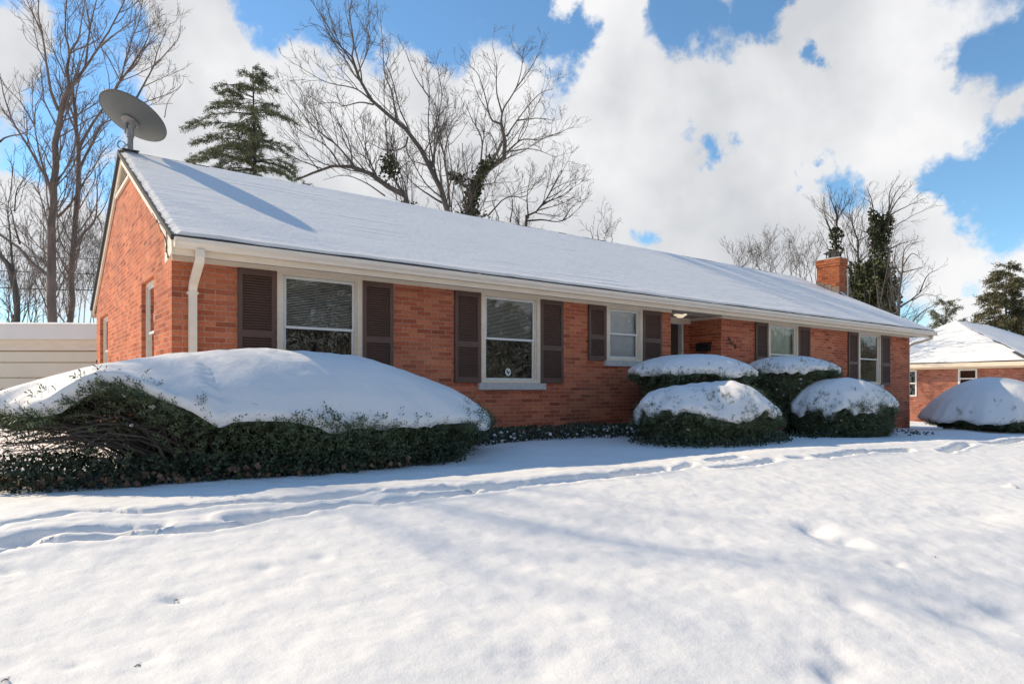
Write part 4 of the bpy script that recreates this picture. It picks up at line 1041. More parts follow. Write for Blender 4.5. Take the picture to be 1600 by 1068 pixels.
# --- the many-stemmed tree on the left (traced from enlarged views at 5.333 px per px)
def TL(pts, r0, r1): return S(pts, 0, 0, 5.333, r0, r1)
limbs = [
    TL([(440, 2700), (425, 2200), (425, 1900), (440, 1650), (450, 1400), (480, 1100), (520, 880), (575, 730)], 12, 6),
    TL([(575, 730), (560, 560), (575, 430), (545, 300), (545, 150), (560, -80)], 5, 2.5),
    TL([(575, 730), (640, 660), (710, 560), (820, 400), (920, 240), (1030, 20), (1060, -80)], 5, 2),
    TL([(485, 920), (420, 740), (385, 520), (350, 270), (320, 110), (330, -60)], 4.5, 2),
    TL([(575, 440), (650, 330), (680, 170), (720, -60)], 3.5, 1.5),
    TL([(710, 560), (750, 240), (800, 20), (820, -80)], 3, 1.5),
    TL([(820, 400), (980, 270), (1130, 150), (1190, 10)], 2.8, 1),
    TL([(350, 270), (270, 110), (210, -30)], 2.5, 1.2),
    TL([(440, 1680), (400, 1500), (320, 1370), (190, 1150), (110, 1020), (40, 820), (0, 640)], 5, 2),
    TL([(400, 1500), (340, 1330), (310, 1180), (290, 1060), (270, 900), (270, 650)], 3, 1.2),
    TL([(290, 1060), (300, 880), (380, 770)], 2, 1), TL([(290, 1050), (170, 850), (20, 700)], 2.2, 1),
    TL([(440, 1280), (360, 1150), (310, 1090)], 1.6, 1),
    TL([(545, 640), (470, 480), (430, 400), (370, 300)], 2.2, 1.2), TL([(640, 640), (600, 480), (570, 440)], 1.6, 1),
    TL([(640, 650), (700, 420), (760, 300)], 2, 1),
    TL([(0, 1180), (60, 1140), (200, 1110), (300, 1030)], 3, 1.2),
    TL([(435, 2310), (330, 2245), (230, 2150), (150, 2060), (0, 1960), (-140, 1880)], 6, 4), TL([(430, 2150), (330, 2060), (260, 1980), (150, 1850)], 2.4, 1),
]
tree('bare_tree', 'tall forked bare tree with warm brown trunk rising behind the beige garage', limbs, 24, 'bark_pink', 'bare winter trees', dens=(1.2, 2.2, 3.0), zlean=2.5, up=.3, lmax=(2.8, 1.2, .6))
limbs = [
    TL([(590, 2700), (600, 2150), (620, 1950), (640, 1700), (655, 1450), (650, 1260), (630, 1000), (600, 750)], 8, 4.5),
    TL([(655, 1420), (720, 1290), (800, 1130), (830, 1050), (920, 1000), (990, 940)], 4.5, 2),
    TL([(650, 1260), (690, 1170), (760, 1050), (840, 930), (930, 800), (1010, 660), (1045, 500), (1100, 330), (1170, 130), (1190, -40)], 4.5, 1.5),
    TL([(940, 780), (1020, 650), (1150, 470), (1240, 290), (1250, 190)], 4.5, 1.2),
    TL([(1130, 830), (1190, 720), (1280, 550), (1315, 420), (1370, 290), (1420, 190)], 3.0, 1.0),
    TL([(1280, 550), (1370, 460), (1480, 330), (1510, 210)], 1.8, .9),
    TL([(620, 2060), (700, 1940), (770, 1870), (800, 1790), (810, 1600), (815, 1480), (900, 1350)], 4, 1.5),
    TL([(480, 1810), (560, 1730), (640, 1620), (655, 1560)], 4, 3), TL([(800, 1790), (850, 1900), (830, 2050)], 2, 1),
    TL([(1180, 860), (1300, 820), (1450, 760), (1520, 700)], 1.5, .8), TL([(1200, 720), (1350, 650), (1500, 590)], 1.4, .7),
    TL([(1370, 980), (1400, 850), (1480, 740)], 1.4, .7),
]
tree('bare_tree', 'bare tree leaning right behind the satellite dish and gable peak', limbs, 25, 'bark_pink', 'bare winter trees', dens=(1.3, 2.2, 3.0), zlean=2.5, up=.3, lmax=(2.6, 1.2, .6))
limbs = [
    TL([(140, 2700), (140, 2480), (120, 2350), (70, 2200), (-10, 2110), (-120, 2000)], 8, 5),
    TL([(130, 2420), (100, 2150), (80, 1900), (65, 1740), (90, 1580)], 4, 1.5),
    TL([(165, 2030), (120, 1880), (85, 1740), (0, 1680)], 3, 1.5), TL([(120, 1760), (140, 1590), (200, 1500), (320, 1370)], 2, 1), TL([(90, 1600), (100, 1400), (40, 1240)], 1.6, .8),
    TL([(380, 2180), (270, 2090), (260, 1980), (150, 1850)], 1.8, .8), TL([(400, 2060), (340, 2010), (345, 1830)], 1.5, .8),
]
tree('bare_tree', 'crooked bare tree at the left edge, lowest limbs level with the garage roof', limbs, 21, 'bark', 'bare winter trees', dens=(1.2, 2.2, 2.8), zlean=2, up=.25, lmax=(2.2, 1.0, .5))

# --- the tall tree outside the left edge whose shadow streaks the gable, the big yew and the lawn
limbs = [[(-955, 720, 32), (-950, 350, 27), (-960, 60, 22), (-940, -250, 16), (-950, -560, 9), (-930, -860, 4)], [(-955, 80, 14), (-1080, -160, 10), (-1180, -420, 6), (-1210, -640, 3)], [(-950, -20, 14), (-830, -260, 10), (-740, -480, 6), (-700, -720, 3)],
         [(-945, -240, 10), (-1030, -460, 7), (-1060, -720, 3)], [(-940, -250, 10), (-860, -480, 7), (-850, -760, 3)], [(-960, 160, 10), (-800, 0, 7), (-650, -120, 4), (-560, -260, 2.5)], [(-950, -420, 7), (-1000, -620, 5), (-990, -860, 2.5)], [(-830, -260, 7), (-700, -330, 5), (-610, -460, 2.5)]]
tree('bare_tree', 'tall bare tree beyond the left edge of the view, shading the gable and lawn', limbs, 13.1, 'bark', 'bare winter trees', dens=(.6, 1.0, 1.0), rs=.27, zlean=3.5, up=.3, lmax=(3.4, 1.5, .7))

# --- thickets behind the garage and behind the ridge
def thicket(name, label, stems, Z, spread, bark='bark', dens=(1.6, 2.5, 3.0), lm=(1.6, .8, .45), cat='bush', up=.3):
    limbs = []
    for (px, py0, py1) in stems:
        a = rng.uniform(-1, 1)
        limbs.append([(px, py0, 1.3), (px + a * spread * .25 + rng.normal(0, 4), py0 + (py1 - py0) * .35, 1.0), (px + a * spread * .6 + rng.normal(0, 5), py0 + (py1 - py0) * .7, .7), (px + a * spread, py1, .4)])
    return tree(name, label, limbs, Z, bark, 'leafless thickets', dens=dens, zlean=2.5, up=up, lmax=lm, cat=cat)
thicket('bare_shrub', 'tangled leafless shrub directly above the left half of the garage roof', [(q, 520, rng.uniform(390, 440)) for q in range(-30, 80, 9)], 27, 30)
thicket('bare_shrub', 'tangled leafless shrub between the tree trunks and the brick gable', [(q, 520, rng.uniform(340, 430)) for q in range(85, 190, 9)], 29, 30)
thicket('bare_shrub', 'low twiggy shrub over the ridge, well left of the chimney', [(q, 440, rng.uniform(385, 405)) for q in range(1150, 1200, 6)], 36, 18, lm=(1.2, .7, .4))
thicket('bare_shrub', 'pale twiggy shrub over the ridge just left of the chimney', [(q, 450, rng.uniform(370, 410)) for q in range(1205, 1285, 6)], 37, 20, lm=(1.4, .8, .4))
thicket('bare_shrub', 'fine bare twigs over the ridge behind the big bare trees', [(q, 380, rng.uniform(338, 365)) for q in (930, 936, 942, 948, 955)], 33, 10, lm=(.9, .5, .3))

# --- the big trees behind the middle of the roof (2.81 px per px, origin 420, 0)
def TM(pts, r0, r1): return S(pts, 420, 0, 2.811, r0, r1)
limbs = [
    TM([(790, 1300), (785, 920), (735, 800), (690, 690), (620, 600), (560, 530), (450, 440), (390, 330), (365, 250)], 8.5, 3.2),
    TM([(365, 250), (370, 180), (345, 90), (330, 10)], 2.5, 1), TM([(365, 250), (300, 190), (230, 120), (170, 100)], 2.2, 1), TM([(450, 440), (380, 390), (250, 360), (130, 290)], 2.6, 1),
    TM([(460, 460), (400, 450), (330, 465), (290, 450), (200, 460)], 2.4, 1), TM([(610, 600), (600, 640), (560, 660), (500, 655), (430, 620)], 3, 1.2),
    TM([(560, 530), (540, 400), (510, 330), (500, 200), (490, 70)], 2.8, 1.1), TM([(390, 330), (440, 200), (430, 110)], 2, 1),
    TM([(700, 730), (660, 715), (640, 712)], 2.5, 1.5), TM([(745, 820), (720, 700), (700, 560), (705, 400), (690, 280)], 3.4, 1.1), TM([(705, 430), (640, 330), (600, 220)], 2, .9),
    TM([(795, 910), (785, 780), (770, 680), (800, 570), (850, 500)], 3.6, 1.3), TM([(770, 680), (740, 560), (760, 420), (740, 300)], 2.6, 1),
    TM([(760, 890), (680, 840), (620, 790), (560, 700)], 3, 1.2),
]
tree('bare_tree', 'big bare tree with a long pale leaning trunk rising over the middle of the ridge', limbs, 25, 'bark', 'bare winter trees', dens=(1.4, 2.3, 3.2), zlean=2.8, up=.25, lmax=(2.9, 1.3, .6), umin=.12)
limbs = [
    TM([(880, 1300), (885, 930), (900, 840), (940, 760), (1010, 720), (1045, 660), (1025, 600), (1020, 540)], 11, 4.5),
    TM([(905, 800), (940, 740), (990, 690), (1025, 620)], 5, 4), TM([(1020, 545), (975, 520), (950, 420), (920, 330), (870, 280)], 3.2, 1),
    TM([(1020, 545), (1030, 480), (1085, 390), (1110, 300), (1120, 200)], 3.2, 1), TM([(1025, 500), (1000, 400), (1000, 290), (980, 190)], 2.6, 1),
    TM([(1045, 600), (1090, 530), (1180, 420), (1250, 390)], 2.6, 1), TM([(1090, 530), (1180, 520), (1260, 530)], 2.2, .9), TM([(1045, 670), (1110, 615), (1200, 610), (1340, 555)], 2.8, 1),
    TM([(1060, 665), (1160, 655), (1260, 690)], 2.2, .9), TM([(930, 720), (935, 610), (890, 520), (860, 440)], 2.8, 1), TM([(1085, 390), (1150, 300), (1180, 240)], 2, .9),
    TM([(850, 800), (810, 770), (750, 775)], 2.4, 1.2), TM([(1010, 700), (980, 600), (900, 560)], 2, .9),
]
tree('bare_tree', 'bare round crowned tree with a thick ivy clad trunk, right of the leaning tree', limbs, 26, 'bark', 'bare winter trees', dens=(1.4, 2.3, 3.2), zlean=3.0, up=.25, lmax=(2.7, 1.25, .6), ivy=[(0, .42, .62, .95, 2600), (0, .60, .78, .22, 900), (1, 0, .6, .16, 350), (11, 0, .6, .16, 200)], umin=.12)
limbs = [
    TM([(640, 1300), (605, 875), (540, 830), (460, 770), (385, 738), (310, 722), (220, 748), (110, 795)], 9, 2.5),
    TM([(380, 735), (300, 640), (200, 560), (110, 450), (50, 370)], 3, 1), TM([(310, 722), (250, 640), (120, 560), (0, 400)], 2.4, .9), TM([(530, 770), (520, 650), (510, 500), (505, 350)], 3, 1),
    TM([(470, 770), (430, 680), (380, 560), (370, 440)], 2.4, .9), TM([(590, 850), (540, 750), (540, 600), (570, 480)], 2.6, .9), TM([(510, 860), (420, 800), (330, 770), (240, 790)], 2.2, .9),
    TM([(370, 740), (350, 620), (280, 500), (180, 420)], 2.2, .9), TM([(220, 748), (150, 660), (60, 560)], 1.8, .8), TM([(600, 870), (560, 700), (480, 600)], 2.2, .9),
]
tree('bare_tree', 'bare tree with a low ivy wrapped limb sweeping left along the ridge', limbs, 24, 'bark', 'bare winter trees', dens=(1.3, 2.3, 3.2), zlean=2.6, up=.32, lmax=(2.4, 1.2, .55), ivy=[(0, .42, .60, .34, 1500), (3, 0, .2, .25, 350)], umin=.12)
limbs = [
    TM([(1140, 1400), (1130, 975), (1150, 950), (1200, 900), (1290, 750)], 5, 1.2), TM([(1130, 970), (1200, 965), (1290, 970), (1380, 900)], 3, 1), TM([(1140, 960), (1135, 860), (1150, 760)], 2.2, .9),
    TM([(960, 950), (1040, 870), (1130, 860), (1180, 780)], 2.4, .9), TM([(1190, 910), (1260, 860), (1340, 760)], 2, .8), TM([(1060, 975), (1070, 880), (1030, 780)], 2, .8), TM([(1290, 970), (1340, 900), (1400, 870)], 1.6, .7), TM([(1010, 960), (980, 870), (1000, 800)], 1.6, .7),
]
tree('bare_tree', 'low spreading bare tree peeping over the ridge, right of the ivy clad trunk', limbs, 29, 'bark_dark', 'bare winter trees', dens=(1.6, 2.4, 3.2), zlean=2.5, up=.25, lmax=(2.2, 1.1, .55))

# --- right hand group (4.108 px per px, origin 1230, 260)
def TR(pts, r0, r1): return S(pts, 1230, 260, 4.108, r0, r1)
limbs = [
    TR([(610, 1300), (620, 900), (590, 700), (600, 500), (620, 380), (640, 330)], 8, 4), TR([(590, 560), (565, 430), (560, 340), (545, 230), (510, 130)], 4, 1.2), TR([(640, 340), (655, 260), (660, 160), (720, 60)], 3, .9),
    TR([(645, 320), (700, 290), (780, 250), (870, 210)], 2.4, .8), TR([(655, 300), (720, 200), (800, 120)], 2.2, .8), TR([(655, 280), (690, 180), (760, 90)], 2, .8), TR([(560, 330), (540, 240), (480, 200)], 1.6, .7), TR([(640, 540), (720, 500), (820, 470)], 2.4, .8), TR([(560, 440), (500, 420), (440, 390)], 2, .8),
]
tree('bare_tree', 'ivy smothered tree with windswept bare top standing right of the chimney', limbs, 45, 'bark_dark', 'bare winter trees', dens=(1.0, 1.7, 2.2), zlean=2, up=.12, lmax=(3.4, 1.6, .8), bias=np.array([.22 * SI, -.22 * CO, .05]), ivy=[(0, .30, .62, 1.15, 2600), (0, .62, 1.0, .46, 1500), (1, .05, .62, .3, 650)], rad=(.008, .007, .006))
limbs = [
    TR([(310, 1300), (310, 520), (315, 430), (320, 330), (310, 250)], 4.5, 2), TR([(315, 400), (335, 260), (360, 170)], 2, .7), TR([(312, 300), (280, 200), (285, 160)], 1.8, .7), TR([(300, 480), (250, 350), (200, 270)], 2, .7), TR([(318, 340), (380, 250), (430, 230)], 1.6, .7), TR([(300, 460), (240, 300), (235, 200)], 1.6, .7),
]
tree('bare_tree', 'slender bare tree rising directly behind the chimney', limbs, 44, 'bark_dark', 'bare winter trees', dens=(1.2, 1.8, 2.4), zlean=1.6, up=.35, lmax=(2.6, 1.3, .7), ivy=[(0, .55, .88, .35, 700)], rad=(.008, .007, .006))
limbs = [
    TR([(460, 1300), (455, 560), (450, 470), (420, 380), (415, 290)], 3, 1.0), TR([(455, 560), (400, 480), (380, 400)], 1.8, .7), TR([(450, 480), (520, 440), (560, 400)], 1.6, .7), TR([(455, 620), (520, 560), (540, 500)], 1.6, .7), TR([(455, 640), (390, 600), (380, 520)], 1.6, .7),
]
tree('bare_tree', 'thin bare sapling in the gap between the chimney and the ivy smothered tree', limbs, 42, 'bark_dark', 'bare winter trees', dens=(1.3, 1.9, 2.4), zlean=1.6, up=.3, lmax=(2.2, 1.1, .6), rad=(.008, .007, .006))
limbs = [
    TR([(715, 1300), (715, 920), (720, 780), (735, 700), (740, 620)], 4.5, 2), TR([(725, 900), (790, 860), (850, 810), (930, 740)], 3, 1), TR([(740, 640), (800, 560), (860, 590)], 2, .8), TR([(735, 700), (690, 620), (700, 520), (740, 470)], 2.2, .8), TR([(740, 620), (760, 520), (840, 480)], 2, .8),
    TR([(850, 810), (900, 700), (970, 660)], 2, .8), TR([(725, 800), (670, 760), (660, 680)], 1.8, .8), TR([(800, 860), (880, 820), (960, 830)], 1.8, .8), TR([(740, 680), (820, 660), (900, 640)], 1.8, .8), TR([(660, 900), (690, 700), (650, 560)], 2, .8), TR([(800, 1000), (870, 930), (960, 880)], 1.8, .8),
]
tree('bare_tree', 'broad bare tree with bluish twigs above the far right end of the roof', limbs, 40, 'bark', 'bare winter trees', dens=(1.3, 1.9, 2.4), zlean=2.2, up=.2, lmax=(2.8, 1.3, .7), rad=(.008, .007, .006))
# olive evergreen mass between chimney and ivy tree
mb = MB(); cb = at(1358, 452, 42); n = 5200
hb = thing('evergreen_shrub', (cb[0], cb[1], 0.0), 'dusty olive vine covered shrub filling the gap right of the chimney', 'bush')
d = rng.normal(size=(n, 3)); d /= np.linalg.norm(d, axis=1, keepdims=True); r = rng.random(n) ** .4
p = cb + (d * r[:, None]) * np.array([1.7, 1.5, 2.0]) * (1 + .5 * vnoise(d[:, 0] * 4 + 9, d[:, 2] * 4)[:, None])
scatter(mb, LEAF[:, [0, 2, 1]], LEAFF, p, d + rng.normal(0, .6, (n, 3)), rng.uniform(.12, .24, n)); mb.build('foliage', M['ivy'], hb)
mb = MB(); P = np.zeros((90, 5, 3)); R = np.zeros((90, 5))
for s in range(90):
    e = cb + rng.normal(size=3) * np.array([1.3, 1.1, 1.3]) + [0, 0, .8]; o = np.array([cb[0] + rng.normal(0, .5), cb[1] + rng.normal(0, .5), 0.0])
    for t in range(5):
        f = t / 4; P[s, t] = o + (e - o) * f + rng.normal(0, .12, 3) * (f > 0); R[s, t] = .04 * (1 - .7 * f)
tubes(mb, P, R, 4); mb.build('stems', M['bark'], hb)

# --- conifers
def needles(n=9, ln=.12, wd=.028):
    V = []; Fs = []
    for i in range(n):
        a = i * 2.4; z = i * .03; d = np.array([math.cos(a) * .7, math.sin(a) * .7, .7]); s = np.array([-math.sin(a), math.cos(a), 0]) * wd * .5; p = np.array([0, 0, z]); l = ln * (1 - .4 * i / n)
        b = len(V); V += [p, p + d * l * .5 - s, p + d * l, p + d * l * .5 + s]; Fs.append([b, b + 1, b + 2, b + 3])
    return np.array(V), np.array(Fs)
NV, NF = needles()
def conifer(name, label, px, py_top, py_vis, Z, half_px, zbot, mat, nbr, droop, spr, size, shape=lambda f: f ** .8, rise=.25, sway=0, group=None, side_gap=.75, lop=0.0):
    top = at(px, py_top, Z); base = np.array([top[0], top[1], float(ground_base(top[0], top[1])) - .1])
    root = thing(name, tuple(base), label, 'tree', group)
    H = top[2] - base[2]; HV = (py_vis - py_top) * Z / F; W_ = half_px * Z / F
    t = np.linspace(0, 1, 14); lean = sway * Z / F * (1 - t) ** 1.0
    TP = np.stack([top[0] + lean * RGT[0], top[1] + lean * RGT[1], base[2] + H * t], -1)
    mb = MB(); tubes(mb, TP[None], (.014 * H * (1 - t) + .012)[None], 8); mb.build('trunk', M['bark_dark'], root, smooth=True)
    mf = MB(); mbk = MB()
    pts = []; dirs = []
    for i in range(nbr):
        f = (i + rng.random()) / nbr                      # 0 top .. 1 = lowest branch
        zz = top[2] - f ** .9 * (H - zbot) ; ft = (zz - base[2]) / H
        o = np.array([np.interp(ft, t, TP[:, 0]), np.interp(ft, t, TP[:, 1]), zz])
        a = rng.uniform(0, 2 * math.pi); vis = min(1.0, (top[2] - zz) / HV)
        ln = W_ * shape(vis) * rng.uniform(side_gap, 1.15) * (1 - lop * (math.cos(a) * RGT[0] + math.sin(a) * RGT[1])) + .12
        k = 7; q = np.linspace(0, 1, k); rs = rise * (1 - 1.2 * f)
        BP = o[None] + np.stack([np.cos(a) * q * ln, np.sin(a) * q * ln, (rs * q - droop * q ** 2) * ln], -1) + rng.normal(0, .02 * ln, (k, 3)) * q[:, None]
        tubes(mbk, BP[None], (.008 * ln + .008) * (1 - .8 * q)[None], 4)
        m = max(4, int(ln * spr)); u = rng.random(m) ** .7 * .95 + .05; ii = np.minimum((u * (k - 1)).astype(int), k - 2); g = (u * (k - 1) - ii)[:, None]
        p = BP[ii] * (1 - g) + BP[ii + 1] * g
        side = np.stack([-np.sin(a) * np.ones(m), np.cos(a) * np.ones(m), np.zeros(m)], -1) * rng.choice([-1, 1], m)[:, None]
        out = np.stack([np.cos(a) * np.ones(m), np.sin(a) * np.ones(m), np.zeros(m)], -1)
        sl = rng.uniform(.1, .45, m) * ln * .35 * (1.1 - u)
        for w_ in (0, .5, 1):
            pts.append(p + (side * .8 + out * .5 + [0, 0, -.35 * droop - .1]) * (sl * w_)[:, None]); dirs.append(side * .7 + out * .7 + rng.normal(0, .35, (m, 3)) + [0, 0, -.25])
    pts = np.concatenate(pts); dirs = np.concatenate(dirs)
    scatter(mf, NV, NF, pts, dirs, rng.uniform(.6, 1.25, len(pts)) * size)
    mf.build('crown', M[mat], root); mbk.build('branches', M['bark_dark'], root)
    return root
gc = 'evergreen trees'
conifer('hemlock_tree', 'feathery dark hemlock with drooping branches behind the left half of the ridge', 395, 104, 285, 21, 136, 1.2, 'hemlock', 240, .46, 22, .70, shape=lambda f: f ** .62 * (.82 + .18 * math.sin(f * 17)), rise=.30, sway=11, group=gc, side_gap=.38, lop=.12)
conifer('spruce_tree', 'tall olive green spruce behind the neighbour roof at the right edge', 1572, 410, 530, 52, 60, 2.0, 'spruce', 130, .30, 9, 2.1, shape=lambda f: f ** .62, rise=.15, group=gc, side_gap=.6)
conifer('spruce_tree', 'second spruce partly outside the frame, right of the tall olive spruce', 1640, 440, 530, 55, 60, 2.0, 'spruce', 90, .3, 8, 2.1, shape=lambda f: f ** .6, rise=.15, group=gc)
conifer('juniper_tree', 'small dark pointed evergreen between the house roof and the neighbour roof', 1478, 470, 515, 48, 34, 1.0, 'hemlock', 70, .05, 8, 1.5, shape=lambda f: f ** .6, rise=.8, group=gc, side_gap=.4)

# --- dark belt of evergreens across the street, seen only as reflections in the glass
mb = MB(); n = 150000
u = rng.uniform(-45, 135, n); dpt = rng.uniform(0, 5, n); hmax = 8.5 + 3.0 * vnoise(u * .16, u * 0 + 2) + 2.5 * vnoise(u * .7, u * 0 + 8)
zz = rng.random(n) ** .8 * hmax
P = CAM[None] + u[:, None] * np.array([1.0, 0, 0]) + (-26 - dpt)[:, None] * np.array([0, 1.0, 0]); P[:, 2] = zz - .6
scatter(mb, LEAF[:, [0, 2, 1]], LEAFF, P, rng.normal(size=(n, 3)), rng.uniform(.16, .38, n))
tag(mb.build('distant_woods', M['far_woods']), 'belt of dark evergreens across the street facing the house', kind='stuff')

# --- cables behind the garage
poles = [at(-260, 372, 31), at(330, 400, 34)]
for i, (pp, lb) in enumerate(zip(poles, ('wooden utility pole carrying the left end of the cables', 'wooden utility pole hidden behind the house, carrying the right end of the cables'))):
    g0 = float(ground_base(pp[0], pp[1])); po = thing('utility_pole', (pp[0], pp[1], g0), lb, 'utility pole')
    mb = MB(); mb.tube([(pp[0], pp[1], g0 - .2), (pp[0], pp[1], pp[2] + .4)], [.15, .11], 10); mb.build('post', M['pole'], po)
    mb = MB(); mb.box(pp[0] - .9, pp[0] + .9, pp[1] - .05 - .12, pp[1] + .05 - .12, pp[2] + .0, pp[2] + .12); mb.build('crossarm', M['pole'], po)
for dz, lb, rr_ in ((0.0, 'uppermost black utility cable crossing behind the left trees', .016), (-.75, 'middle black utility cable crossing behind the left trees', .02), (-1.55, 'lowest and thickest black utility cable crossing behind the left trees', .026)):
    mb = MB(); a, c = poles[0] + [0, 0, dz], poles[1] + [0, 0, dz]
    mb.tube([a + (c - a) * t + np.array([0, 0, -.45 * 4 * t * (1 - t)]) for t in np.linspace(0, 1, 20)], rr_, 5)
    tag(mb.build('utility_cable', M['cable']), lb, 'cable', 'utility cables')

# ------------------------------------------------------------------ sky
SUN = np.array([-1.16, 1.80, 1.52]); SUN /= np.linalg.norm(SUN)
el = math.asin(SUN[2]); az = math.atan2(SUN[0], SUN[1])
wd = bpy.data.worlds.new('World'); scene.world = wd; wd.use_nodes = True; nt = wd.node_tree; nt.nodes.clear()
out = N(nt, 'ShaderNodeOutputWorld'); bg = N(nt, 'ShaderNodeBackground'); L(nt, bg.outputs[0], out.inputs[0])
sky = N(nt, 'ShaderNodeTexSky'); sky.sky_type = 'NISHITA'; sky.sun_disc = False; sky.sun_elevation = el; sky.sun_rotation = az; sky.altitude = 200; sky.air_density = 1.0; sky.dust_density = 0.0; sky.ozone_density = 3.0
tc = N(nt, 'ShaderNodeTexCoord'); nv = N(nt, 'ShaderNodeVectorMath', operation='NORMALIZE'); L(nt, tc.outputs['Generated'], nv.inputs[0])
wn = N(nt, 'ShaderNodeTexNoise'); wn.inputs['Scale'].default_value = 5.5; wn.inputs['Detail'].default_value = 8; wn.inputs['Roughness'].default_value = .6; L(nt, nv.outputs[0], wn.inputs['Vector'])
ws = N(nt, 'ShaderNodeVectorMath', operation='SUBTRACT'); L(nt, wn.outputs['Color'], ws.inputs[0]); ws.inputs[1].default_value = (.5, .5, .5)
wk = N(nt, 'ShaderNodeVectorMath', operation='SCALE'); L(nt, ws.outputs[0], wk.inputs[0]); wk.inputs['Scale'].default_value = .24
dd = N(nt, 'ShaderNodeVectorMath', operation='ADD'); L(nt, nv.outputs[0], dd.inputs[0]); L(nt, wk.outputs[0], dd.inputs[1])
def blobs(lst):
    acc = None
    for (px, py, R_) in lst:
        c = ray(px, py); ln = np.linalg.norm(c); c = c / ln
        ds = N(nt, 'ShaderNodeVectorMath', operation='DISTANCE'); L(nt, dd.outputs[0], ds.inputs[0]); ds.inputs[1].default_value = tuple(c)
        ma = N(nt, 'ShaderNodeMath', operation='MULTIPLY_ADD'); L(nt, ds.outputs['Value'], ma.inputs[0]); ma.inputs[1].default_value = -1 / (R_ / F / ln); ma.inputs[2].default_value = 1
        if acc is None: acc = ma
        else:
            mxn = N(nt, 'ShaderNodeMath', operation='MAXIMUM'); L(nt, acc.outputs[0], mxn.inputs[0]); L(nt, ma.outputs[0], mxn.inputs[1]); acc = mxn
    return acc
CL = [(300, 60, 170), (340, 170, 190), (620, 230, 270), (460, 200, 210), (770, 190, 170), (960, 70, 120), (980, 210, 210), (1110, 140, 150), (1160, 260, 230), (1300, 40, 230), (1430, 130, 180), (1350, 210, 190), (1010, 330, 230), (1210, 360, 180), (1450, 375, 110), (1482, 368, 75), (1400, 380, 90), (1585, 178, 60), (1550, 470, 110), (1620, 430, 90), (880, 5, 60), (700, 340, 260), (60, 330, 190), (20, 100, 90), (200, 330, 160)]
HO = [(430, 15, 90), (540, 25, 110), (690, 10, 110), (800, 45, 90), (880, 80, 70), (1100, 48, 80), (1190, 30, 70), (1255, 108, 40), (1105, 228, 46), (1010, 385, 40), (1505, 262, 80), (1595, 280, 125), (1580, 50, 90), (1235, 300, 30), (1290, 322, 62), (1535, 440, 40), (110, 150, 90), (170, 60, 80), (50, 215, 80), (150, 290, 60)]
cl = blobs(CL); ho = blobs(HO)
hm = N(nt, 'ShaderNodeMath', operation='MAXIMUM'); L(nt, ho.outputs[0], hm.inputs[0]); hm.inputs[1].default_value = 0
hs = N(nt, 'ShaderNodeMath', operation='MULTIPLY'); L(nt, hm.outputs[0], hs.inputs[0]); hs.inputs[1].default_value = 1.25
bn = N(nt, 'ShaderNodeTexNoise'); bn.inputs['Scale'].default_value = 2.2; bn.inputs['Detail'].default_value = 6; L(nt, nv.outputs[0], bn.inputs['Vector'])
bs = N(nt, 'ShaderNodeMath', operation='MULTIPLY_ADD'); L(nt, bn.outputs['Fac'], bs.inputs[0]); bs.inputs[1].default_value = 1.6; bs.inputs[2].default_value = -.35   # unseen clouds behind the camera, added to light the facade
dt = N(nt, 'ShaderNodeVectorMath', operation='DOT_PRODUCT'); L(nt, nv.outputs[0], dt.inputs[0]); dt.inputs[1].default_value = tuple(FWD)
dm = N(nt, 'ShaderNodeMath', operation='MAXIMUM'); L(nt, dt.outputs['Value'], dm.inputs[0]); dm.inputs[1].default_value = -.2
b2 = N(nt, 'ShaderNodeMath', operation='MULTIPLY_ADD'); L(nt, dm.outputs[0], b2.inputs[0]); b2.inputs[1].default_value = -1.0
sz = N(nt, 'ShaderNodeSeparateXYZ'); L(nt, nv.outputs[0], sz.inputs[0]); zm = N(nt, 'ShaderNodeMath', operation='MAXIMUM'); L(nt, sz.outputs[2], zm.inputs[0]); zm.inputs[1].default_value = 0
b3 = N(nt, 'ShaderNodeMath', operation='MULTIPLY_ADD'); L(nt, zm.outputs[0], b3.inputs[0]); b3.inputs[1].default_value = -1.65; L(nt, bs.outputs[0], b3.inputs[2]); L(nt, b3.outputs[0], b2.inputs[2])  # keeps the added cloud bank low, so blue zenith light reaches the snow
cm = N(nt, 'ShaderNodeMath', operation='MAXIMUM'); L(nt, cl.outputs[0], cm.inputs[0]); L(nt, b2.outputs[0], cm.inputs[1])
fd = N(nt, 'ShaderNodeMath', operation='SUBTRACT'); L(nt, cm.outputs[0], fd.inputs[0]); L(nt, hs.outputs[0], fd.inputs[1])
fn = N(nt, 'ShaderNodeTexNoise'); fn.inputs['Scale'].default_value = 7; fn.inputs['Detail'].default_value = 12; fn.inputs['Roughness'].default_value = .64; fn.inputs['Lacunarity'].default_value = 2.1; L(nt, nv.outputs[0], fn.inputs['Vector'])
f2_ = N(nt, 'ShaderNodeMath', operation='MULTIPLY_ADD'); L(nt, fn.outputs['Fac'], f2_.inputs[0]); f2_.inputs[1].default_value = 1.9; f2_.inputs[2].default_value = -.92
f3_ = N(nt, 'ShaderNodeMath', operation='ADD'); L(nt, fd.outputs[0], f3_.inputs[0]); L(nt, f2_.outputs[0], f3_.inputs[1])
mr = N(nt, 'ShaderNodeMapRange'); mr.interpolation_type = 'SMOOTHSTEP'; mr.inputs[1].default_value = -.15; mr.inputs[2].default_value = .42; L(nt, f3_.outputs[0], mr.inputs[0])
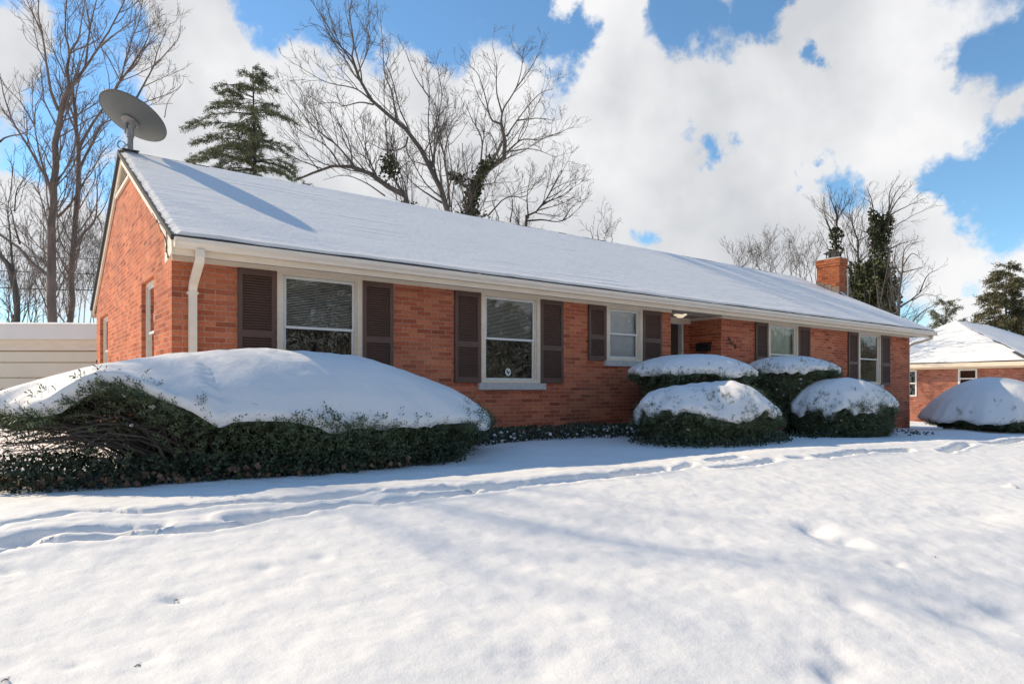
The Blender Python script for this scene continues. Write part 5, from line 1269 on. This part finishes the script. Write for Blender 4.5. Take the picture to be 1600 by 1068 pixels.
# cloud brightness: sunlit edges and greyer thick parts
gn = N(nt, 'ShaderNodeTexNoise'); gn.inputs['Scale'].default_value = 4.5; gn.inputs['Detail'].default_value = 5; L(nt, nv.outputs[0], gn.inputs['Vector'])
gm_ = N(nt, 'ShaderNodeMapRange'); gm_.inputs[1].default_value = .36; gm_.inputs[2].default_value = .62; L(nt, gn.outputs['Fac'], gm_.inputs[0])
cc = N(nt, 'ShaderNodeMix'); cc.data_type = 'RGBA'
CB = 3.45
cc.inputs[6].default_value = (CB, CB, CB * 1.01, 1); cc.inputs[7].default_value = (CB * .68, CB * .70, CB * .735, 1)
L(nt, gm_.outputs[0], cc.inputs[0])
mxs = N(nt, 'ShaderNodeMix'); mxs.data_type = 'RGBA'; 
tn = N(nt, 'ShaderNodeVectorMath', operation='MULTIPLY'); L(nt, sky.outputs[0], tn.inputs[0]); tn.inputs[1].default_value = (.53, .655, .665)
L(nt, mr.outputs[0], mxs.inputs[0]); L(nt, tn.outputs[0], mxs.inputs[6]); L(nt, cc.outputs[2], mxs.inputs[7])
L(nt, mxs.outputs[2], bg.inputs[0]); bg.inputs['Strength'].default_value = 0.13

sl = bpy.data.lights.new('sun', 'SUN'); sl.energy = 2.55; sl.angle = math.radians(.53); sl.color = (1, .82, .56)
so_ = bpy.data.objects.new('sun', sl); COL.objects.link(so_); so_.rotation_euler = Vector(-SUN).to_track_quat('-Z', 'Y').to_euler(); so_.location = (0, 0, 30)

# ------------------------------------------------------------------ camera
cam = bpy.data.cameras.new('camera'); co = bpy.data.objects.new('camera', cam); COL.objects.link(co)
co.location = CAM; co.rotation_euler = (math.radians(90), 0, -math.atan2(FWD[0], FWD[1]))
cam.sensor_width = 36; cam.lens = 36 * F / 1600; cam.shift_y = (HOR - 534) / 1600; cam.clip_end = 2000; cam.clip_start = .05
scene.camera = co
scene.view_settings.view_transform = 'Standard'; scene.view_settings.look = 'None'; scene.view_settings.exposure = 1.08; scene.view_settings.gamma = 1
scene.cycles.max_bounces = 6; scene.cycles.transparent_max_bounces = 8
